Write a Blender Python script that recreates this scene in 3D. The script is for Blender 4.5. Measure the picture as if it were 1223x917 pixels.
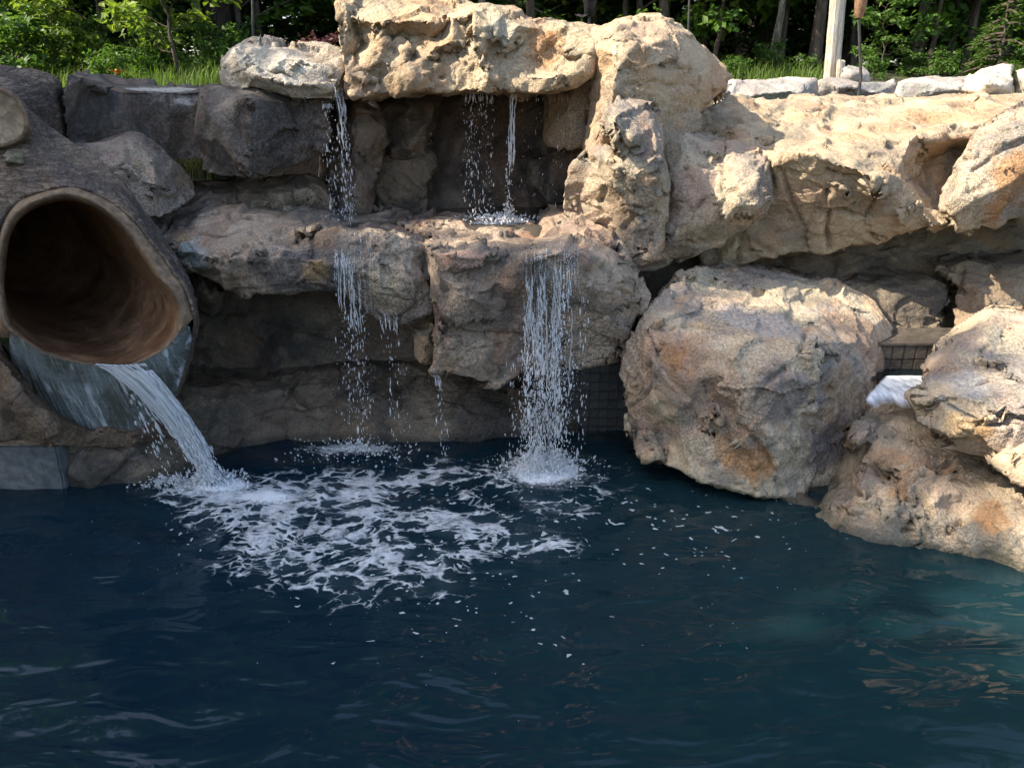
import bpy, bmesh, math, random
import numpy as np
from mathutils import Vector, Matrix
from mathutils.geometry import delaunay_2d_cdt

R = math.radians
for o in list(bpy.data.objects):
    bpy.data.objects.remove(o)
scene = bpy.context.scene
col = scene.collection

# ------------------------------------------------------------------ camera
CAM_H, PITCH, FPX, W0, H0 = 1.8, R(20), 960.0, 1223.0, 917.0
cam = bpy.data.cameras.new('camera')
cam.sensor_fit = 'HORIZONTAL'
cam.sensor_width = 36.0
cam.lens = 36.0 * FPX / W0
cam.clip_end = 500
cam.clip_start = 0.05
camo = bpy.data.objects.new('camera', cam)
camo.location = (0, 0, CAM_H)
camo.rotation_euler = (R(90) - PITCH, 0, 0)
col.objects.link(camo)
scene.camera = camo

# ------------------------------------------------------------------ sky and sun
SUN_EL = R(42)
TO_SUN_AZ = math.atan2(-0.20, -1.0)           # direction towards the sun in plan (x, y)
world = bpy.data.worlds.new('World')
scene.world = world
world.use_nodes = True
wn = world.node_tree.nodes
wl = world.node_tree.links
wn.clear()
wo = wn.new('ShaderNodeOutputWorld')
wb = wn.new('ShaderNodeBackground')
ws = wn.new('ShaderNodeTexSky')
ws.sky_type = 'NISHITA'
ws.sun_disc = False
ws.sun_elevation = SUN_EL
ws.sun_rotation = math.pi / 2 - TO_SUN_AZ
ws.air_density = 1.0
ws.dust_density = 2.5
ws.ozone_density = 0.4
wb.inputs['Strength'].default_value = 0.15
wl.new(ws.outputs[0], wb.inputs[0])
wl.new(wb.outputs[0], wo.inputs[0])

sl = bpy.data.lights.new('sun', 'SUN')
sl.energy = 4.4
sl.angle = R(0.5)
sl.color = (1.0, 0.89, 0.73)
so = bpy.data.objects.new('sun', sl)
to_sun = Vector((math.cos(TO_SUN_AZ) * math.cos(SUN_EL), math.sin(TO_SUN_AZ) * math.cos(SUN_EL), math.sin(SUN_EL)))
so.rotation_euler = to_sun.to_track_quat('Z', 'Y').to_euler()
so.location = (-20, -8, 20)
col.objects.link(so)

scene.view_settings.view_transform = 'Standard'
scene.view_settings.look = 'None'
scene.view_settings.gamma = 1
scene.view_settings.use_curve_mapping = False
scene.view_settings.exposure = 1.5
scene.render.engine = 'CYCLES'
cy = scene.cycles
cy.use_denoising = True
cy.max_bounces = 6
cy.diffuse_bounces = 3
cy.glossy_bounces = 3
cy.transmission_bounces = 4
cy.transparent_max_bounces = 8
cy.caustics_reflective = False
cy.caustics_refractive = False
cy.use_adaptive_sampling = True
cy.adaptive_threshold = 0.015

# ------------------------------------------------------------------ helpers
_s, _c = math.sin(PITCH), math.cos(PITCH)

def ray(px, py):
    u = (px - W0 / 2) / FPX
    v = -(py - H0 / 2) / FPX
    return Vector((u, _c + v * _s, -_s + v * _c))

def at(px, py, Y):
    d = ray(px, py)
    t = Y / d.y
    return Vector((d.x * t, Y, CAM_H + d.z * t))

def atz(px, py, z=0.0):
    d = ray(px, py)
    t = (z - CAM_H) / d.z
    return Vector((d.x * t, d.y * t, z))

def tag(o, label, cat, group=None):
    o['label'] = label
    o['category'] = cat
    if group:
        o['group'] = group
    return o

def link(name, me, mat=None, parent=None, loc=None):
    """loc: origin in world space; the mesh is given in world space"""
    if loc is not None:
        me.transform(Matrix.Translation(-Vector(loc)))
    o = bpy.data.objects.new(name, me)
    if mat is not None and not me.materials:
        me.materials.append(mat)
    col.objects.link(o)
    if loc is not None:
        o.location = loc
    if parent is not None:
        o.parent = parent
        if loc is not None:
            o.location = Vector(loc) - parent.location
        else:
            o.location = -parent.location
    return o

def empty(name, loc):
    e = bpy.data.objects.new(name, None)
    e.empty_display_size = 0.1
    e.location = loc
    col.objects.link(e)
    return e

def mesh_from(name, v, f, smooth=True):
    me = bpy.data.meshes.new(name)
    if isinstance(v, np.ndarray):
        v = v.tolist()
    if isinstance(f, np.ndarray):
        f = f.tolist()
    me.from_pydata(v, [], f)
    if smooth:
        me.polygons.foreach_set('use_smooth', np.ones(len(me.polygons), dtype=bool))
    me.update()
    return me

# ---- noise in numpy
def _hash(ix, iy, iz, seed):
    h = (ix.astype(np.int64) * 374761393 + iy.astype(np.int64) * 668265263 + iz.astype(np.int64) * 2147483647 + seed * 1274126177) & 0xFFFFFFFF
    h = ((h ^ (h >> 13)) * 1274126177) & 0xFFFFFFFF
    h = ((h ^ (h >> 16)) * 2246822519) & 0xFFFFFFFF
    h = h ^ (h >> 15)
    return (h & 0xFFFFFF).astype(np.float64) / float(0xFFFFFF)

def vnoise(p, seed=0):
    i = np.floor(p).astype(np.int64)
    f = p - i
    f = f * f * f * (f * (f * 6 - 15) + 10)
    out = 0
    for dx in (0, 1):
        wx = f[:, 0] if dx else 1 - f[:, 0]
        for dy in (0, 1):
            wy = f[:, 1] if dy else 1 - f[:, 1]
            for dz in (0, 1):
                wz = f[:, 2] if dz else 1 - f[:, 2]
                out = out + wx * wy * wz * _hash(i[:, 0] + dx, i[:, 1] + dy, i[:, 2] + dz, seed)
    return out * 2 - 1

ROT = np.array([[0.36, 0.48, -0.8], [-0.8, 0.60, 0.0], [0.48, 0.64, 0.60]])

def fbm(p, seed=0, octaves=4, gain=0.5):
    a, s, n = 1.0, 0.0, 0.0
    q = p.copy()
    for k in range(octaves):
        s = s + a * vnoise(q, seed + k * 17)
        n += a
        a *= gain
        q = q @ ROT.T * 2.03 + 3.7
    return s / n

def worley(p, seed=0):
    """distance to nearest and second nearest, nearest cell's offset vector and three random numbers"""
    i = np.floor(p).astype(np.int64)
    n = len(p)
    d1 = np.full(n, 9e9)
    d2 = np.full(n, 9e9)
    off = np.zeros((n, 3))
    rnd = np.zeros((n, 3))
    for dx in (-1, 0, 1):
        for dy in (-1, 0, 1):
            for dz in (-1, 0, 1):
                cx, cy_, cz = i[:, 0] + dx, i[:, 1] + dy, i[:, 2] + dz
                c = np.stack([cx + _hash(cx, cy_, cz, seed), cy_ + _hash(cx, cy_, cz, seed + 1), cz + _hash(cx, cy_, cz, seed + 2)], 1)
                v = p - c
                d = (v * v).sum(1)
                m = d < d1
                d2 = np.where(m, d1, np.minimum(d2, d))
                if m.any():
                    off[m] = v[m]
                    rnd[m, 0] = _hash(cx[m], cy_[m], cz[m], seed + 5)
                    rnd[m, 1] = _hash(cx[m], cy_[m], cz[m], seed + 6)
                    rnd[m, 2] = _hash(cx[m], cy_[m], cz[m], seed + 7)
                d1 = np.where(m, d, d1)
    return np.sqrt(d1), np.sqrt(d2), off, rnd

# ------------------------------------------------------------------ materials
class NT:
    def __init__(self, name):
        self.m = bpy.data.materials.new(name)
        self.m.use_nodes = True
        self.t = self.m.node_tree
        self.t.nodes.clear()
        self.out = self.t.nodes.new('ShaderNodeOutputMaterial')

    def n(self, typ, ins=None, **kw):
        nd = self.t.nodes.new(typ)
        for k, v in kw.items():
            setattr(nd, k, v)
        for k, v in (ins or {}).items():
            self.set(nd.inputs[k], v)
        return nd

    def set(self, sock, v):
        if isinstance(v, bpy.types.NodeSocket):
            self.t.links.new(v, sock)
        else:
            sock.default_value = v

    def math(self, op, a, b=0.0, c=None, clamp=False):
        nd = self.t.nodes.new('ShaderNodeMath')
        nd.operation = op
        nd.use_clamp = clamp
        self.set(nd.inputs[0], a)
        self.set(nd.inputs[1], b)
        if c is not None:
            self.set(nd.inputs[2], c)
        return nd.outputs[0]

    def ramp(self, fac, lo, hi, a=0.0, b=1.0):
        nd = self.t.nodes.new('ShaderNodeMapRange')
        nd.interpolation_type = 'SMOOTHSTEP'
        self.set(nd.inputs[0], fac)
        self.set(nd.inputs[1], lo)
        self.set(nd.inputs[2], hi)
        self.set(nd.inputs[3], a)
        self.set(nd.inputs[4], b)
        return nd.outputs[0]

    def mix(self, fac, a, b, blend='MIX'):
        nd = self.t.nodes.new('ShaderNodeMix')
        nd.data_type = 'RGBA'
        nd.blend_type = blend
        self.set(nd.inputs[0], fac)
        self.set(nd.inputs[6], a)
        self.set(nd.inputs[7], b)
        return nd.outputs[2]

    def noise(self, vec, scale, detail=4, rough=0.55, dist=0.0):
        nd = self.n('ShaderNodeTexNoise', {'Vector': vec, 'Scale': scale, 'Detail': detail, 'Roughness': rough, 'Distortion': dist})
        return nd.outputs[0]

    def mapping(self, vec, scale=(1, 1, 1), loc=(0, 0, 0), rot=(0, 0, 0)):
        return self.n('ShaderNodeMapping', {'Vector': vec, 'Scale': scale, 'Location': loc, 'Rotation': rot}).outputs[0]

    def coord(self):
        return self.n('ShaderNodeTexCoord').outputs['Object']

    def surf(self, shader):
        self.t.links.new(shader, self.out.inputs['Surface'])
        return self.m

def c4(c):
    return (c[0], c[1], c[2], 1.0)

def rock_mat(name, speck=0.5, rough=0.85, bump=0.028, wet=0.0):
    """mineral colour, with some light and shade painted in, comes from the mesh's own colour attribute; grain and fine relief are added here"""
    t = NT(name)
    p = t.coord()
    c = t.n('ShaderNodeAttribute', attribute_name='mineral').outputs['Color']
    g1 = t.noise(p, 75, 2, 0.7)
    g2 = t.noise(t.mapping(p, loc=(2, 2, 9)), 170, 1, 0.6)
    g = t.math('ADD', t.math('MULTIPLY', g1, 0.62), t.math('MULTIPLY', g2, 0.38))
    grain = t.ramp(g, 0.38, 0.62, 1.0 - speck, 1.0 + speck * 0.62)
    gr = t.n('ShaderNodeCombineColor', {0: grain, 1: grain, 2: grain}).outputs[0]
    c = t.mix(t.ramp(t.noise(p, 2.2, 2), 0.35, 0.62, 0.45, 1.0), c, t.mix(1.0, c, gr, 'MULTIPLY'))
    h = t.noise(p, 13, 5, 0.66, 0.2)
    h = t.math('ADD', h, t.math('MULTIPLY', g1, 0.28))
    h = t.math('ADD', h, t.math('MULTIPLY', g2, 0.08))
    mus = t.noise(t.mapping(p, scale=(1, 1, 1.8)), 34, 3, 0.7, 0.25)
    h = t.math('ADD', h, t.math('MULTIPLY', mus, 0.30))
    bp = t.n('ShaderNodeBump', {'Height': h, 'Strength': 0.8, 'Distance': bump})
    ro = rough
    if wet > 0:
        wm = t.ramp(t.noise(t.mapping(p, scale=(3, 3, 0.7), loc=(6, 1, 2)), 1.5, 2), 0.35, 0.65)
        ro = t.math('SUBTRACT', rough, t.math('MULTIPLY', wm, wet))
    b = t.n('ShaderNodeBsdfPrincipled', {'Base Color': c, 'Roughness': ro, 'Normal': bp.outputs[0], 'Specular IOR Level': 0.35})
    return t.surf(b.outputs[0])

# light tone, dark tone, stain, stain amount, streak amount, material
DRY = rock_mat('dry granite', 0.32, 0.9, 0.030)
DRY_S = rock_mat('speckled granite', 0.44, 0.88, 0.030)
DAMP = rock_mat('damp rock', 0.5, 0.8, 0.028, 0.3)
WET = rock_mat('wet rock', 0.42, 0.68, 0.024, 0.42)
CAST = rock_mat('cast concrete rock', 0.6, 0.85, 0.016, 0.15)
ORANGE = (0.34, 0.175, 0.075)
PAL = {
    'sun_tan': ((0.41, 0.322, 0.212), (0.26, 0.208, 0.148), ORANGE, 0.40, 0, DRY),
    'tan_grey': ((0.40, 0.32, 0.225), (0.225, 0.195, 0.160), ORANGE, 0.50, 0, DRY_S),
    'boulder': ((0.42, 0.345, 0.245), (0.245, 0.215, 0.185), (0.37, 0.185, 0.07), 0.35, 0, DRY_S),
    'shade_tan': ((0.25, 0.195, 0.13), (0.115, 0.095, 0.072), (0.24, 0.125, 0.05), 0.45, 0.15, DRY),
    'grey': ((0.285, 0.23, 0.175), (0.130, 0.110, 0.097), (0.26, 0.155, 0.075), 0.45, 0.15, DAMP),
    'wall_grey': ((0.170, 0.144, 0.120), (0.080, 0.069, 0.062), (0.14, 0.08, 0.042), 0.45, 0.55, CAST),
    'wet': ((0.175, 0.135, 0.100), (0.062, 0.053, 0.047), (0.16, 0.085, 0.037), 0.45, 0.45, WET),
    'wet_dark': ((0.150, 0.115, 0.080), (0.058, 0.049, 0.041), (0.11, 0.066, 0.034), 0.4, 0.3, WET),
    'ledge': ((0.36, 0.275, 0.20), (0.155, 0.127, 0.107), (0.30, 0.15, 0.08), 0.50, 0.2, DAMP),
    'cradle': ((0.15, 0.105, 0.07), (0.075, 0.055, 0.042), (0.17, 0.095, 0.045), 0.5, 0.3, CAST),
    'pale': ((0.34, 0.325, 0.30), (0.23, 0.22, 0.205), (0.30, 0.23, 0.15), 0.25, 0, DRY),
    'cap_pale': ((0.47, 0.42, 0.345), (0.28, 0.245, 0.20), (0.34, 0.22, 0.11), 0.35, 0, DRY),
}

def minerals(v, seed, pal, blobs=()):
    light, dark, stain, sa, streak, _ = PAL[pal]
    light, dark, stain = map(np.array, (light, dark, stain))
    s = np.array([seed * 0.91, seed * 1.7, seed * 0.37])
    w = np.stack([fbm(v * 2.6 + s + k * 5.1, seed + k + 300, 3) for k in range(3)], 1) * 0.22
    q = v + w
    def sst(x, a, b):
        t = np.clip((x - a) / (b - a), 0, 1)
        return (t * t * (3 - 2 * t))[:, None]
    n = lambda sc, k, oc=5: fbm(q * np.array(sc) + s + k, seed + k, oc, 0.62)
    c = light + (dark - light) * sst(n((2.6, 2.6, 2.6), 310), -0.18, 0.25)
    pl = np.minimum(light * 1.35 + 0.02, 0.75)
    c = c + (pl - c) * 0.55 * sst(n((5, 5, 5), 330), 0.12, 0.45)
    c = c + (stain - c) * sa * sst(n((3.6, 3.6, 2.0), 350), 0.02, 0.34)
    gn = dark * np.array([0.78, 0.90, 0.86])
    c = c + (gn - c) * 0.45 * sst(n((5.5, 5.5, 4.5), 370), 0.12, 0.36)
    pk = (light + dark) * 0.5 * np.array([1.12, 0.92, 0.92])
    c = c + (pk - c) * 0.40 * sst(n((3.1, 3.1, 3.1), 380), 0.05, 0.35)
    if streak > 0:
        c = c + (dark * 0.30 - c) * streak * sst(n((12, 12, 0.9), 390), -0.08, 0.30)
        c = c + (light * 1.45 - c) * streak * 0.5 * sst(n((17, 17, 1.1), 410), 0.16, 0.45)
    ln = np.abs(fbm(q * 3.4 + s, seed + 430, 3))
    vein = np.clip(1 - ln / 0.018, 0, 1) * np.clip(vnoise(v * 2.1 + s, seed + 440) * 2, 0, 1)
    c = c * (1 - 0.6 * vein[:, None])
    for (px, py, rp, colr, amt) in blobs:  # local patches: stains, and on a few rocks painted light and shade
        c0 = front_points(v, [(px, py)])[0]
        if c0 is None:
            continue
        r = rp * c0[1] / FPX * 1.15
        d = np.linalg.norm(q - w * 0.5 - c0, axis=1) / r
        d = d + 0.55 * fbm(v * 9 + s, seed + 450, 3)
        c = c + (np.array(colr) - c) * amt * sst(-d, -1.05, -0.55)
    wl = np.clip((0.055 + 0.035 * fbm(v * np.array([5, 5, 0]) + s, seed + 470, 3) - v[:, 2]) / 0.03, 0, 1)[:, None]
    c = c * (1 - 0.5 * wl * np.array([1.0, 0.92, 0.95]))
    return np.clip(c, 0.01, 0.8)

def set_color(me, c):
    at_ = me.color_attributes.new('mineral', 'FLOAT_COLOR', 'POINT')
    rgba = np.ones((len(c), 4))
    rgba[:, :3] = c
    at_.data.foreach_set('color', rgba.ravel())

# ------------------------------------------------------------------ rock builder
def displace(v, nrm, seed, a_big=0.03, a_chip=0.03, chip=4.0, a_chip2=0.010, chip2=11.0, a_fine=0.006, groove=0.012, strata=0.0, frac=0.0):
    s = np.array([seed * 1.37, seed * 2.11, seed * 0.73])
    w = np.stack([fbm(v * 3.1 + s + k * 9.1, seed + k, 3) for k in range(3)], 1) * 0.09
    q = v + w
    d = a_big * fbm(v * 3.0 + s, seed + 20, 4)
    if a_chip > 0:
        qs = q * np.array([1.0, 1.0, 1.25]) * chip + s
        d1, d2, off, rnd = worley(qs, seed + 40)
        d = d + a_chip * ((off * (rnd - 0.5)).sum(1) * 2.2 + (rnd[:, 0] - 0.5) * 0.55)
        e = np.clip((d2 - d1) / 0.10, 0, 1)
        d = d - groove * (1 - e) ** 2 * np.clip(vnoise(v * 2.7 + s, seed + 3) * 1.6 + 0.3, 0, 1)
    if a_chip2 > 0:
        d1, d2, off, rnd = worley(q * chip2 + s, seed + 60)
        amp = np.clip(0.6 + vnoise(v * 2.2 + s, seed + 9) * 0.9, 0.05, 1.5)
        d = d + a_chip2 * amp * ((off * (rnd - 0.5)).sum(1) * 2.2 + (rnd[:, 1] - 0.5) * 0.5)
    if strata > 0:
        h = q[:, 2] * 9 + fbm(v * 2 + s, seed + 71, 2) * 1.2
        tri = np.abs((h % 1.0) - 0.5) * 2
        d = d - strata * np.clip(1 - tri * 5, 0, 1) * np.clip(vnoise(v * 3.3 + s, seed + 74) * 1.5 + 0.4, 0, 1)
    if frac > 0:
        rr = np.random.default_rng(seed)
        for (fq, amp) in ((4.6, 0.040), (7.5, 0.028), (17.0, 0.011)):
            dr = rr.normal(0, 1, 3) * np.array([0.8, 0.5, 1.3])
            dr /= np.linalg.norm(dr)
            h = (v + w * 0.55) @ dr * fq + 0.35 * fbm(v * 1.7 + s, seed + 84, 2) + 0.10 * fbm(v * 9 + s, seed + 85, 2)
            fr = h - np.floor(h)
            saw = np.where(fr < 0.9, fr / 0.9, (1 - fr) / 0.1)
            msk = np.clip(vnoise(v * 2.4 + s + fq, seed + 86) * 1.8 + 0.45, 0, 1)
            d = d + frac * amp * (saw - 0.5) * msk
    rid = 1 - np.abs(fbm(v * 9 + s, seed + 80, 3)) * 2
    d = d + a_fine * 0.35 * (rid - 0.4) + a_fine * 1.1 * fbm(v * 16 + s, seed + 90, 4)
    return v + nrm * d[:, None]

def remeshed(me, voxel, smooth=3, ratio=None):
    o = bpy.data.objects.new('tmp', me)
    col.objects.link(o)
    if ratio:
        dm = o.modifiers.new('d', 'DECIMATE')
        dm.ratio = ratio
    md = o.modifiers.new('r', 'REMESH')
    md.mode = 'VOXEL'
    md.voxel_size = voxel
    if smooth:
        ms = o.modifiers.new('s', 'SMOOTH')
        ms.factor = 0.5
        ms.iterations = smooth
    bpy.context.view_layer.update()
    dg = bpy.context.evaluated_depsgraph_get()
    new = bpy.data.meshes.new_from_object(o.evaluated_get(dg))
    bpy.data.objects.remove(o)
    return new

def tin_shell(outline, inner, ridges, thick, shrink, drop=0.0, relief=1.0):
    if relief != 1.0:
        al = list(outline) + list(inner) + [p for r in ridges for p in r]
        A = np.array([[1, p[0], p[1]] for p in al], float)
        k, *_ = np.linalg.lstsq(A, np.array([p[2] for p in al], float), rcond=None)
        up = lambda p: (p[0], p[1], (k[0] + k[1] * p[0] + k[2] * p[1]) * (1 - relief) + p[2] * relief)
        inner = [up(p) for p in inner]
        ridges = [[up(p) for p in r] for r in ridges]
    pts, edges = [], []
    def add(p):
        for k, q in enumerate(pts):
            if abs(q[0] - p[0]) < 0.6 and abs(q[1] - p[1]) < 0.6:
                return k
        pts.append(p)
        return len(pts) - 1
    face = [add(p) for p in outline]
    for p in inner:
        add(p)
    for r in ridges:
        ids = [add(p) for p in r]
        edges += [(a, b) for a, b in zip(ids, ids[1:]) if a != b]
    res = delaunay_2d_cdt([Vector((p[0], p[1])) for p in pts], edges, [face], 1, 1e-4)
    vs, fs, orig = res[0], res[2], res[3]
    P = []
    for k, v in enumerate(vs):
        if orig[k]:
            Y = pts[orig[k][0]][2]
        else:
            ds = sorted((((v.x - p[0]) ** 2 + (v.y - p[1]) ** 2, p[2]) for p in pts))[:3]
            Y = sum(b / (a + 1) for a, b in ds) / sum(1 / (a + 1) for a, b in ds)
        P.append(at(v.x, v.y, Y))
    n = len(P)
    cx = sum(p.x for p in P) / n
    cz = sum(p.z for p in P) / n
    ymax = max(p.y for p in P)
    cyy = sum(p.y for p in P) / n
    lean = cx / max(1.0, cyy)                       # a rock off to one side points away from the middle of the pool
    back = []
    for p in P:
        yb = 0.35 * p.y + 0.65 * ymax + thick
        back.append(Vector((cx + (p.x - cx) * shrink + lean * (yb - p.y), yb, cz + (p.z - cz) * shrink - drop)))
    bm = bmesh.new()
    vf = [bm.verts.new(p) for p in P]
    vb = [bm.verts.new(p) for p in back]
    cnt = {}
    for f in fs:
        bm.faces.new([vf[i] for i in f])
        bm.faces.new([vb[i] for i in reversed(f)])
        for a, b in zip(f, list(f[1:]) + [f[0]]):
            cnt[(a, b)] = 1
    for (a, b) in list(cnt):
        if (b, a) not in cnt:
            bm.faces.new([vf[b], vf[a], vb[a], vb[b]])
    bmesh.ops.recalc_face_normals(bm, faces=bm.faces)
    return bm

SEED = [10]

def chisel(v, nr, size, seed):
    """knock flat faces off the rock: clamp what stands proud of random planes just under the surface"""
    rng = np.random.default_rng(seed + 5)
    ext = v.max(0) - v.min(0)
    area = 2 * (ext[0] * ext[1] + ext[1] * ext[2] + ext[0] * ext[2])
    n = int(np.clip(1.9 * area / size ** 2, 14, 380))
    idx = rng.integers(0, len(v), n)
    N = nr[idx] + rng.normal(0, 0.20, (n, 3))
    N /= np.linalg.norm(N, axis=1, keepdims=True)
    lim = 0.15 * size
    dep = np.zeros(len(v))
    for k in range(n):
        Rk = size * rng.uniform(0.55, 1.1)
        d = v - v[idx[k]]
        m = np.where((np.abs(d) < Rk * 1.6).all(1))[0]
        dm = d[m]
        r = np.sqrt((dm * dm).sum(1))
        cs = nr[m] @ N[k]
        h = (dm @ N[k] + size * rng.uniform(0.02, 0.09)) / np.maximum(cs, 0.5)
        c = np.minimum(lim, h) - np.maximum(0, r - Rk) * 0.6
        dep[m] = np.maximum(dep[m], np.where(cs > 0.6, c, 0))
    v = v - nr * (dep - 0.9 * dep.mean())[:, None]
    return v

def front_points(v, pts):
    """points on the rock's surface, picked where the modelling camera sees them"""
    x, y, z = v[:, 0], v[:, 1], v[:, 2] - CAM_H
    dep = y * _c - z * _s
    px = W0 / 2 + FPX * x / dep
    py = H0 / 2 - FPX * (y * _s + z * _c) / dep
    out = []
    for p in pts:
        d = (px - p[0]) ** 2 + (py - p[1]) ** 2
        r = 5.0
        while not (d < r * r).any() and r < 60:
            r *= 1.6
        m = np.where(d < r * r)[0]
        out.append(v[m[np.argmin(dep[m] + 0.002 * d[m] ** 0.5)]] if len(m) else None)
    return out

def crack_depth(v, cracks, seed, width=0.0095):
    dsp = np.zeros(len(v))
    wob = v + np.stack([vnoise(v * 11 + k * 7, seed + k) for k in range(3)], 1) * 0.014
    for c in cracks:
        dep = 0.022
        if not isinstance(c[0], tuple):
            dep, c = c[0], c[1:]
        P = [p for p in front_points(v, c) if p is not None]
        for a, b in zip(P, P[1:]):
            ab = b - a
            t = np.clip(((wob - a) @ ab) / max(1e-9, ab @ ab), 0, 1)
            d = np.linalg.norm(wob - (a + t[:, None] * ab), axis=1) / width
            dsp = np.maximum(dsp, 1.7 * dep * np.exp(-d ** 2))
    return dsp

def rock(name, label, cat, outline, inner=(), ridges=(), thick=0.5, shrink=0.85, mat='tan_grey', voxel=0.012, smooth=1, drop=0.0,
         group=None, parent=None, seed=None, blobs=(), cracks=(), relief=1.3, facet=0.10, hull=False, **dk):
    dk = dict(dk)
    bm = tin_shell(outline, list(inner), list(ridges), thick, shrink, drop, relief)
    me = bpy.data.meshes.new(name)
    if hull:
        bmesh.ops.delete(bm, geom=list(bm.edges) + list(bm.faces), context='EDGES_FACES')
        res = bmesh.ops.convex_hull(bm, input=list(bm.verts))
        bmesh.ops.delete(bm, geom=[g for g in res['geom_interior'] if isinstance(g, bmesh.types.BMVert)], context='VERTS')
        bmesh.ops.recalc_face_normals(bm, faces=bm.faces)
    bm.to_mesh(me)
    bm.free()
    SEED[0] += 7
    sd = SEED[0] if seed is None else seed
    def arrays(m):
        n = len(m.vertices)
        v = np.empty(n * 3)
        m.vertices.foreach_get('co', v)
        nr = np.empty(n * 3)
        m.vertex_normals.foreach_get('vector', nr)
        return v.reshape(-1, 3), nr.reshape(-1, 3)
    new = remeshed(me, voxel, smooth)
    cut = dk.pop('cut', 0)
    if cut:
        v, nr = arrays(new)
        big = {k: dk[k] for k in ('a_big', 'a_chip', 'chip', 'groove') if k in dk}
        v = displace(v, nr, sd, a_chip2=0, a_fine=0.0, **big)
        new.vertices.foreach_set('co', v.ravel())
        new.update()
        v, nr = arrays(new)
        v = chisel(v, nr, cut * facet / 0.10, sd)
        new.vertices.foreach_set('co', v.ravel())
        new.update()
        dk = dict(dk, a_big=0.0, a_chip=0.0)
    v, nr = arrays(new)
    cols = minerals(v, sd, mat, blobs)
    cd = crack_depth(v, cracks, sd) if cracks else 0.0
    v = displace(v, nr, sd, **dk)
    if cracks:
        v = v - nr * cd[:, None]
    new.vertices.foreach_set('co', v.ravel())
    new.polygons.foreach_set('use_smooth', np.ones(len(new.polygons), dtype=bool))
    new.materials.clear()
    new.materials.append(PAL[mat][5])
    set_color(new, cols)
    new.update()
    loc = ((v[:, 0].min() + v[:, 0].max()) / 2, (v[:, 1].min() + v[:, 1].max()) / 2, v[:, 2].min())
    new.name = name
    o = link(name, new, None, parent, loc)
    if label:
        tag(o, label, cat, group)
    return o

# ------------------------------------------------------------------ ground
def smst(x, a, b):
    t = np.clip((x - a) / (b - a), 0, 1)
    return t * t * (3 - 2 * t)

def ground_h(x, y):
    rear = 1.60 + np.clip(y - 6, 0, 6) * 0.075 + np.clip(y - 12, 0, 200) * 0.03 + 0.05 * np.sin(x * 0.9 + y * 0.4)
    deck = 0.10 + 0 * x
    side = np.maximum(smst(-x, 3.2, 4.2), smst(x, 3.4, 4.4))
    pool_y = smst(y, 0.55, 0.75) * (1 - smst(y, 5.0, 5.9))
    inside = pool_y * (1 - side)
    up = smst(y, 4.0, 5.9)
    return inside * -1.2 + (1 - inside) * (deck * (1 - up) + rear * up)

def build_ground():
    xs = np.concatenate([np.linspace(-90, -12, 30), np.linspace(-11.5, 11.5, 120), np.linspace(12, 90, 30)])
    ys = np.concatenate([np.linspace(-60, -4, 16), np.linspace(-3.5, 20, 130), np.linspace(20.5, 120, 60)])
    X, Y = np.meshgrid(xs, ys)
    Z = ground_h(X, Y)
    v = np.stack([X.ravel(), Y.ravel(), Z.ravel()], 1)
    Z2 = Z.ravel() + np.where(v[:, 1] > 6, 0.05 * fbm(v * np.array([1, 1, 0]) * 1.3, 3, 4), 0)
    v[:, 2] = Z2
    nx, ny = len(xs), len(ys)
    i = np.arange(nx * ny).reshape(ny, nx)
    f = np.stack([i[:-1, :-1].ravel(), i[:-1, 1:].ravel(), i[1:, 1:].ravel(), i[1:, :-1].ravel()], 1)
    t = NT('forest floor')
    p = t.coord()
    a = t.noise(p, 1.2, 6, 0.65)
    b = t.noise(p, 14, 6, 0.7)
    c = t.mix(t.ramp(a, 0.42, 0.6), c4((0.055, 0.040, 0.024)), c4((0.045, 0.075, 0.022)))
    c = t.mix(t.ramp(b, 0.45, 0.62, 0, 0.7), c, c4((0.085, 0.06, 0.03)))
    bp = t.n('ShaderNodeBump', {'Height': b, 'Strength': 0.9, 'Distance': 0.08})
    m = t.surf(t.n('ShaderNodeBsdfPrincipled', {'Base Color': c, 'Roughness': 0.95, 'Normal': bp.outputs[0]}).outputs[0])
    o = link('ground', mesh_from('ground', v, f), m)
    o['kind'] = 'structure'
build_ground()

# ------------------------------------------------------------------ rocks
SUNNY = dict(a_big=0.006, a_chip=0.020, chip=5.0, a_chip2=0.004, chip2=15, a_fine=0.0035, groove=0.008, frac=0.40, cut=0.25)
CHIPPY = dict(a_big=0.008, a_chip=0.020, chip=4.4, a_chip2=0.004, chip2=14, a_fine=0.0035, groove=0.010, frac=0.48, cut=0.29)
SOFT = dict(a_big=0.010, a_chip=0.010, chip=3.8, a_chip2=0.004, chip2=13, a_fine=0.0035, groove=0.004, frac=0.22, cut=0.30)
SMOOTHR = dict(cut=0.5, a_big=0.018, a_chip=0.004, chip=2.5, a_chip2=0.003, chip2=12, a_fine=0.003, groove=0.0)

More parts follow.
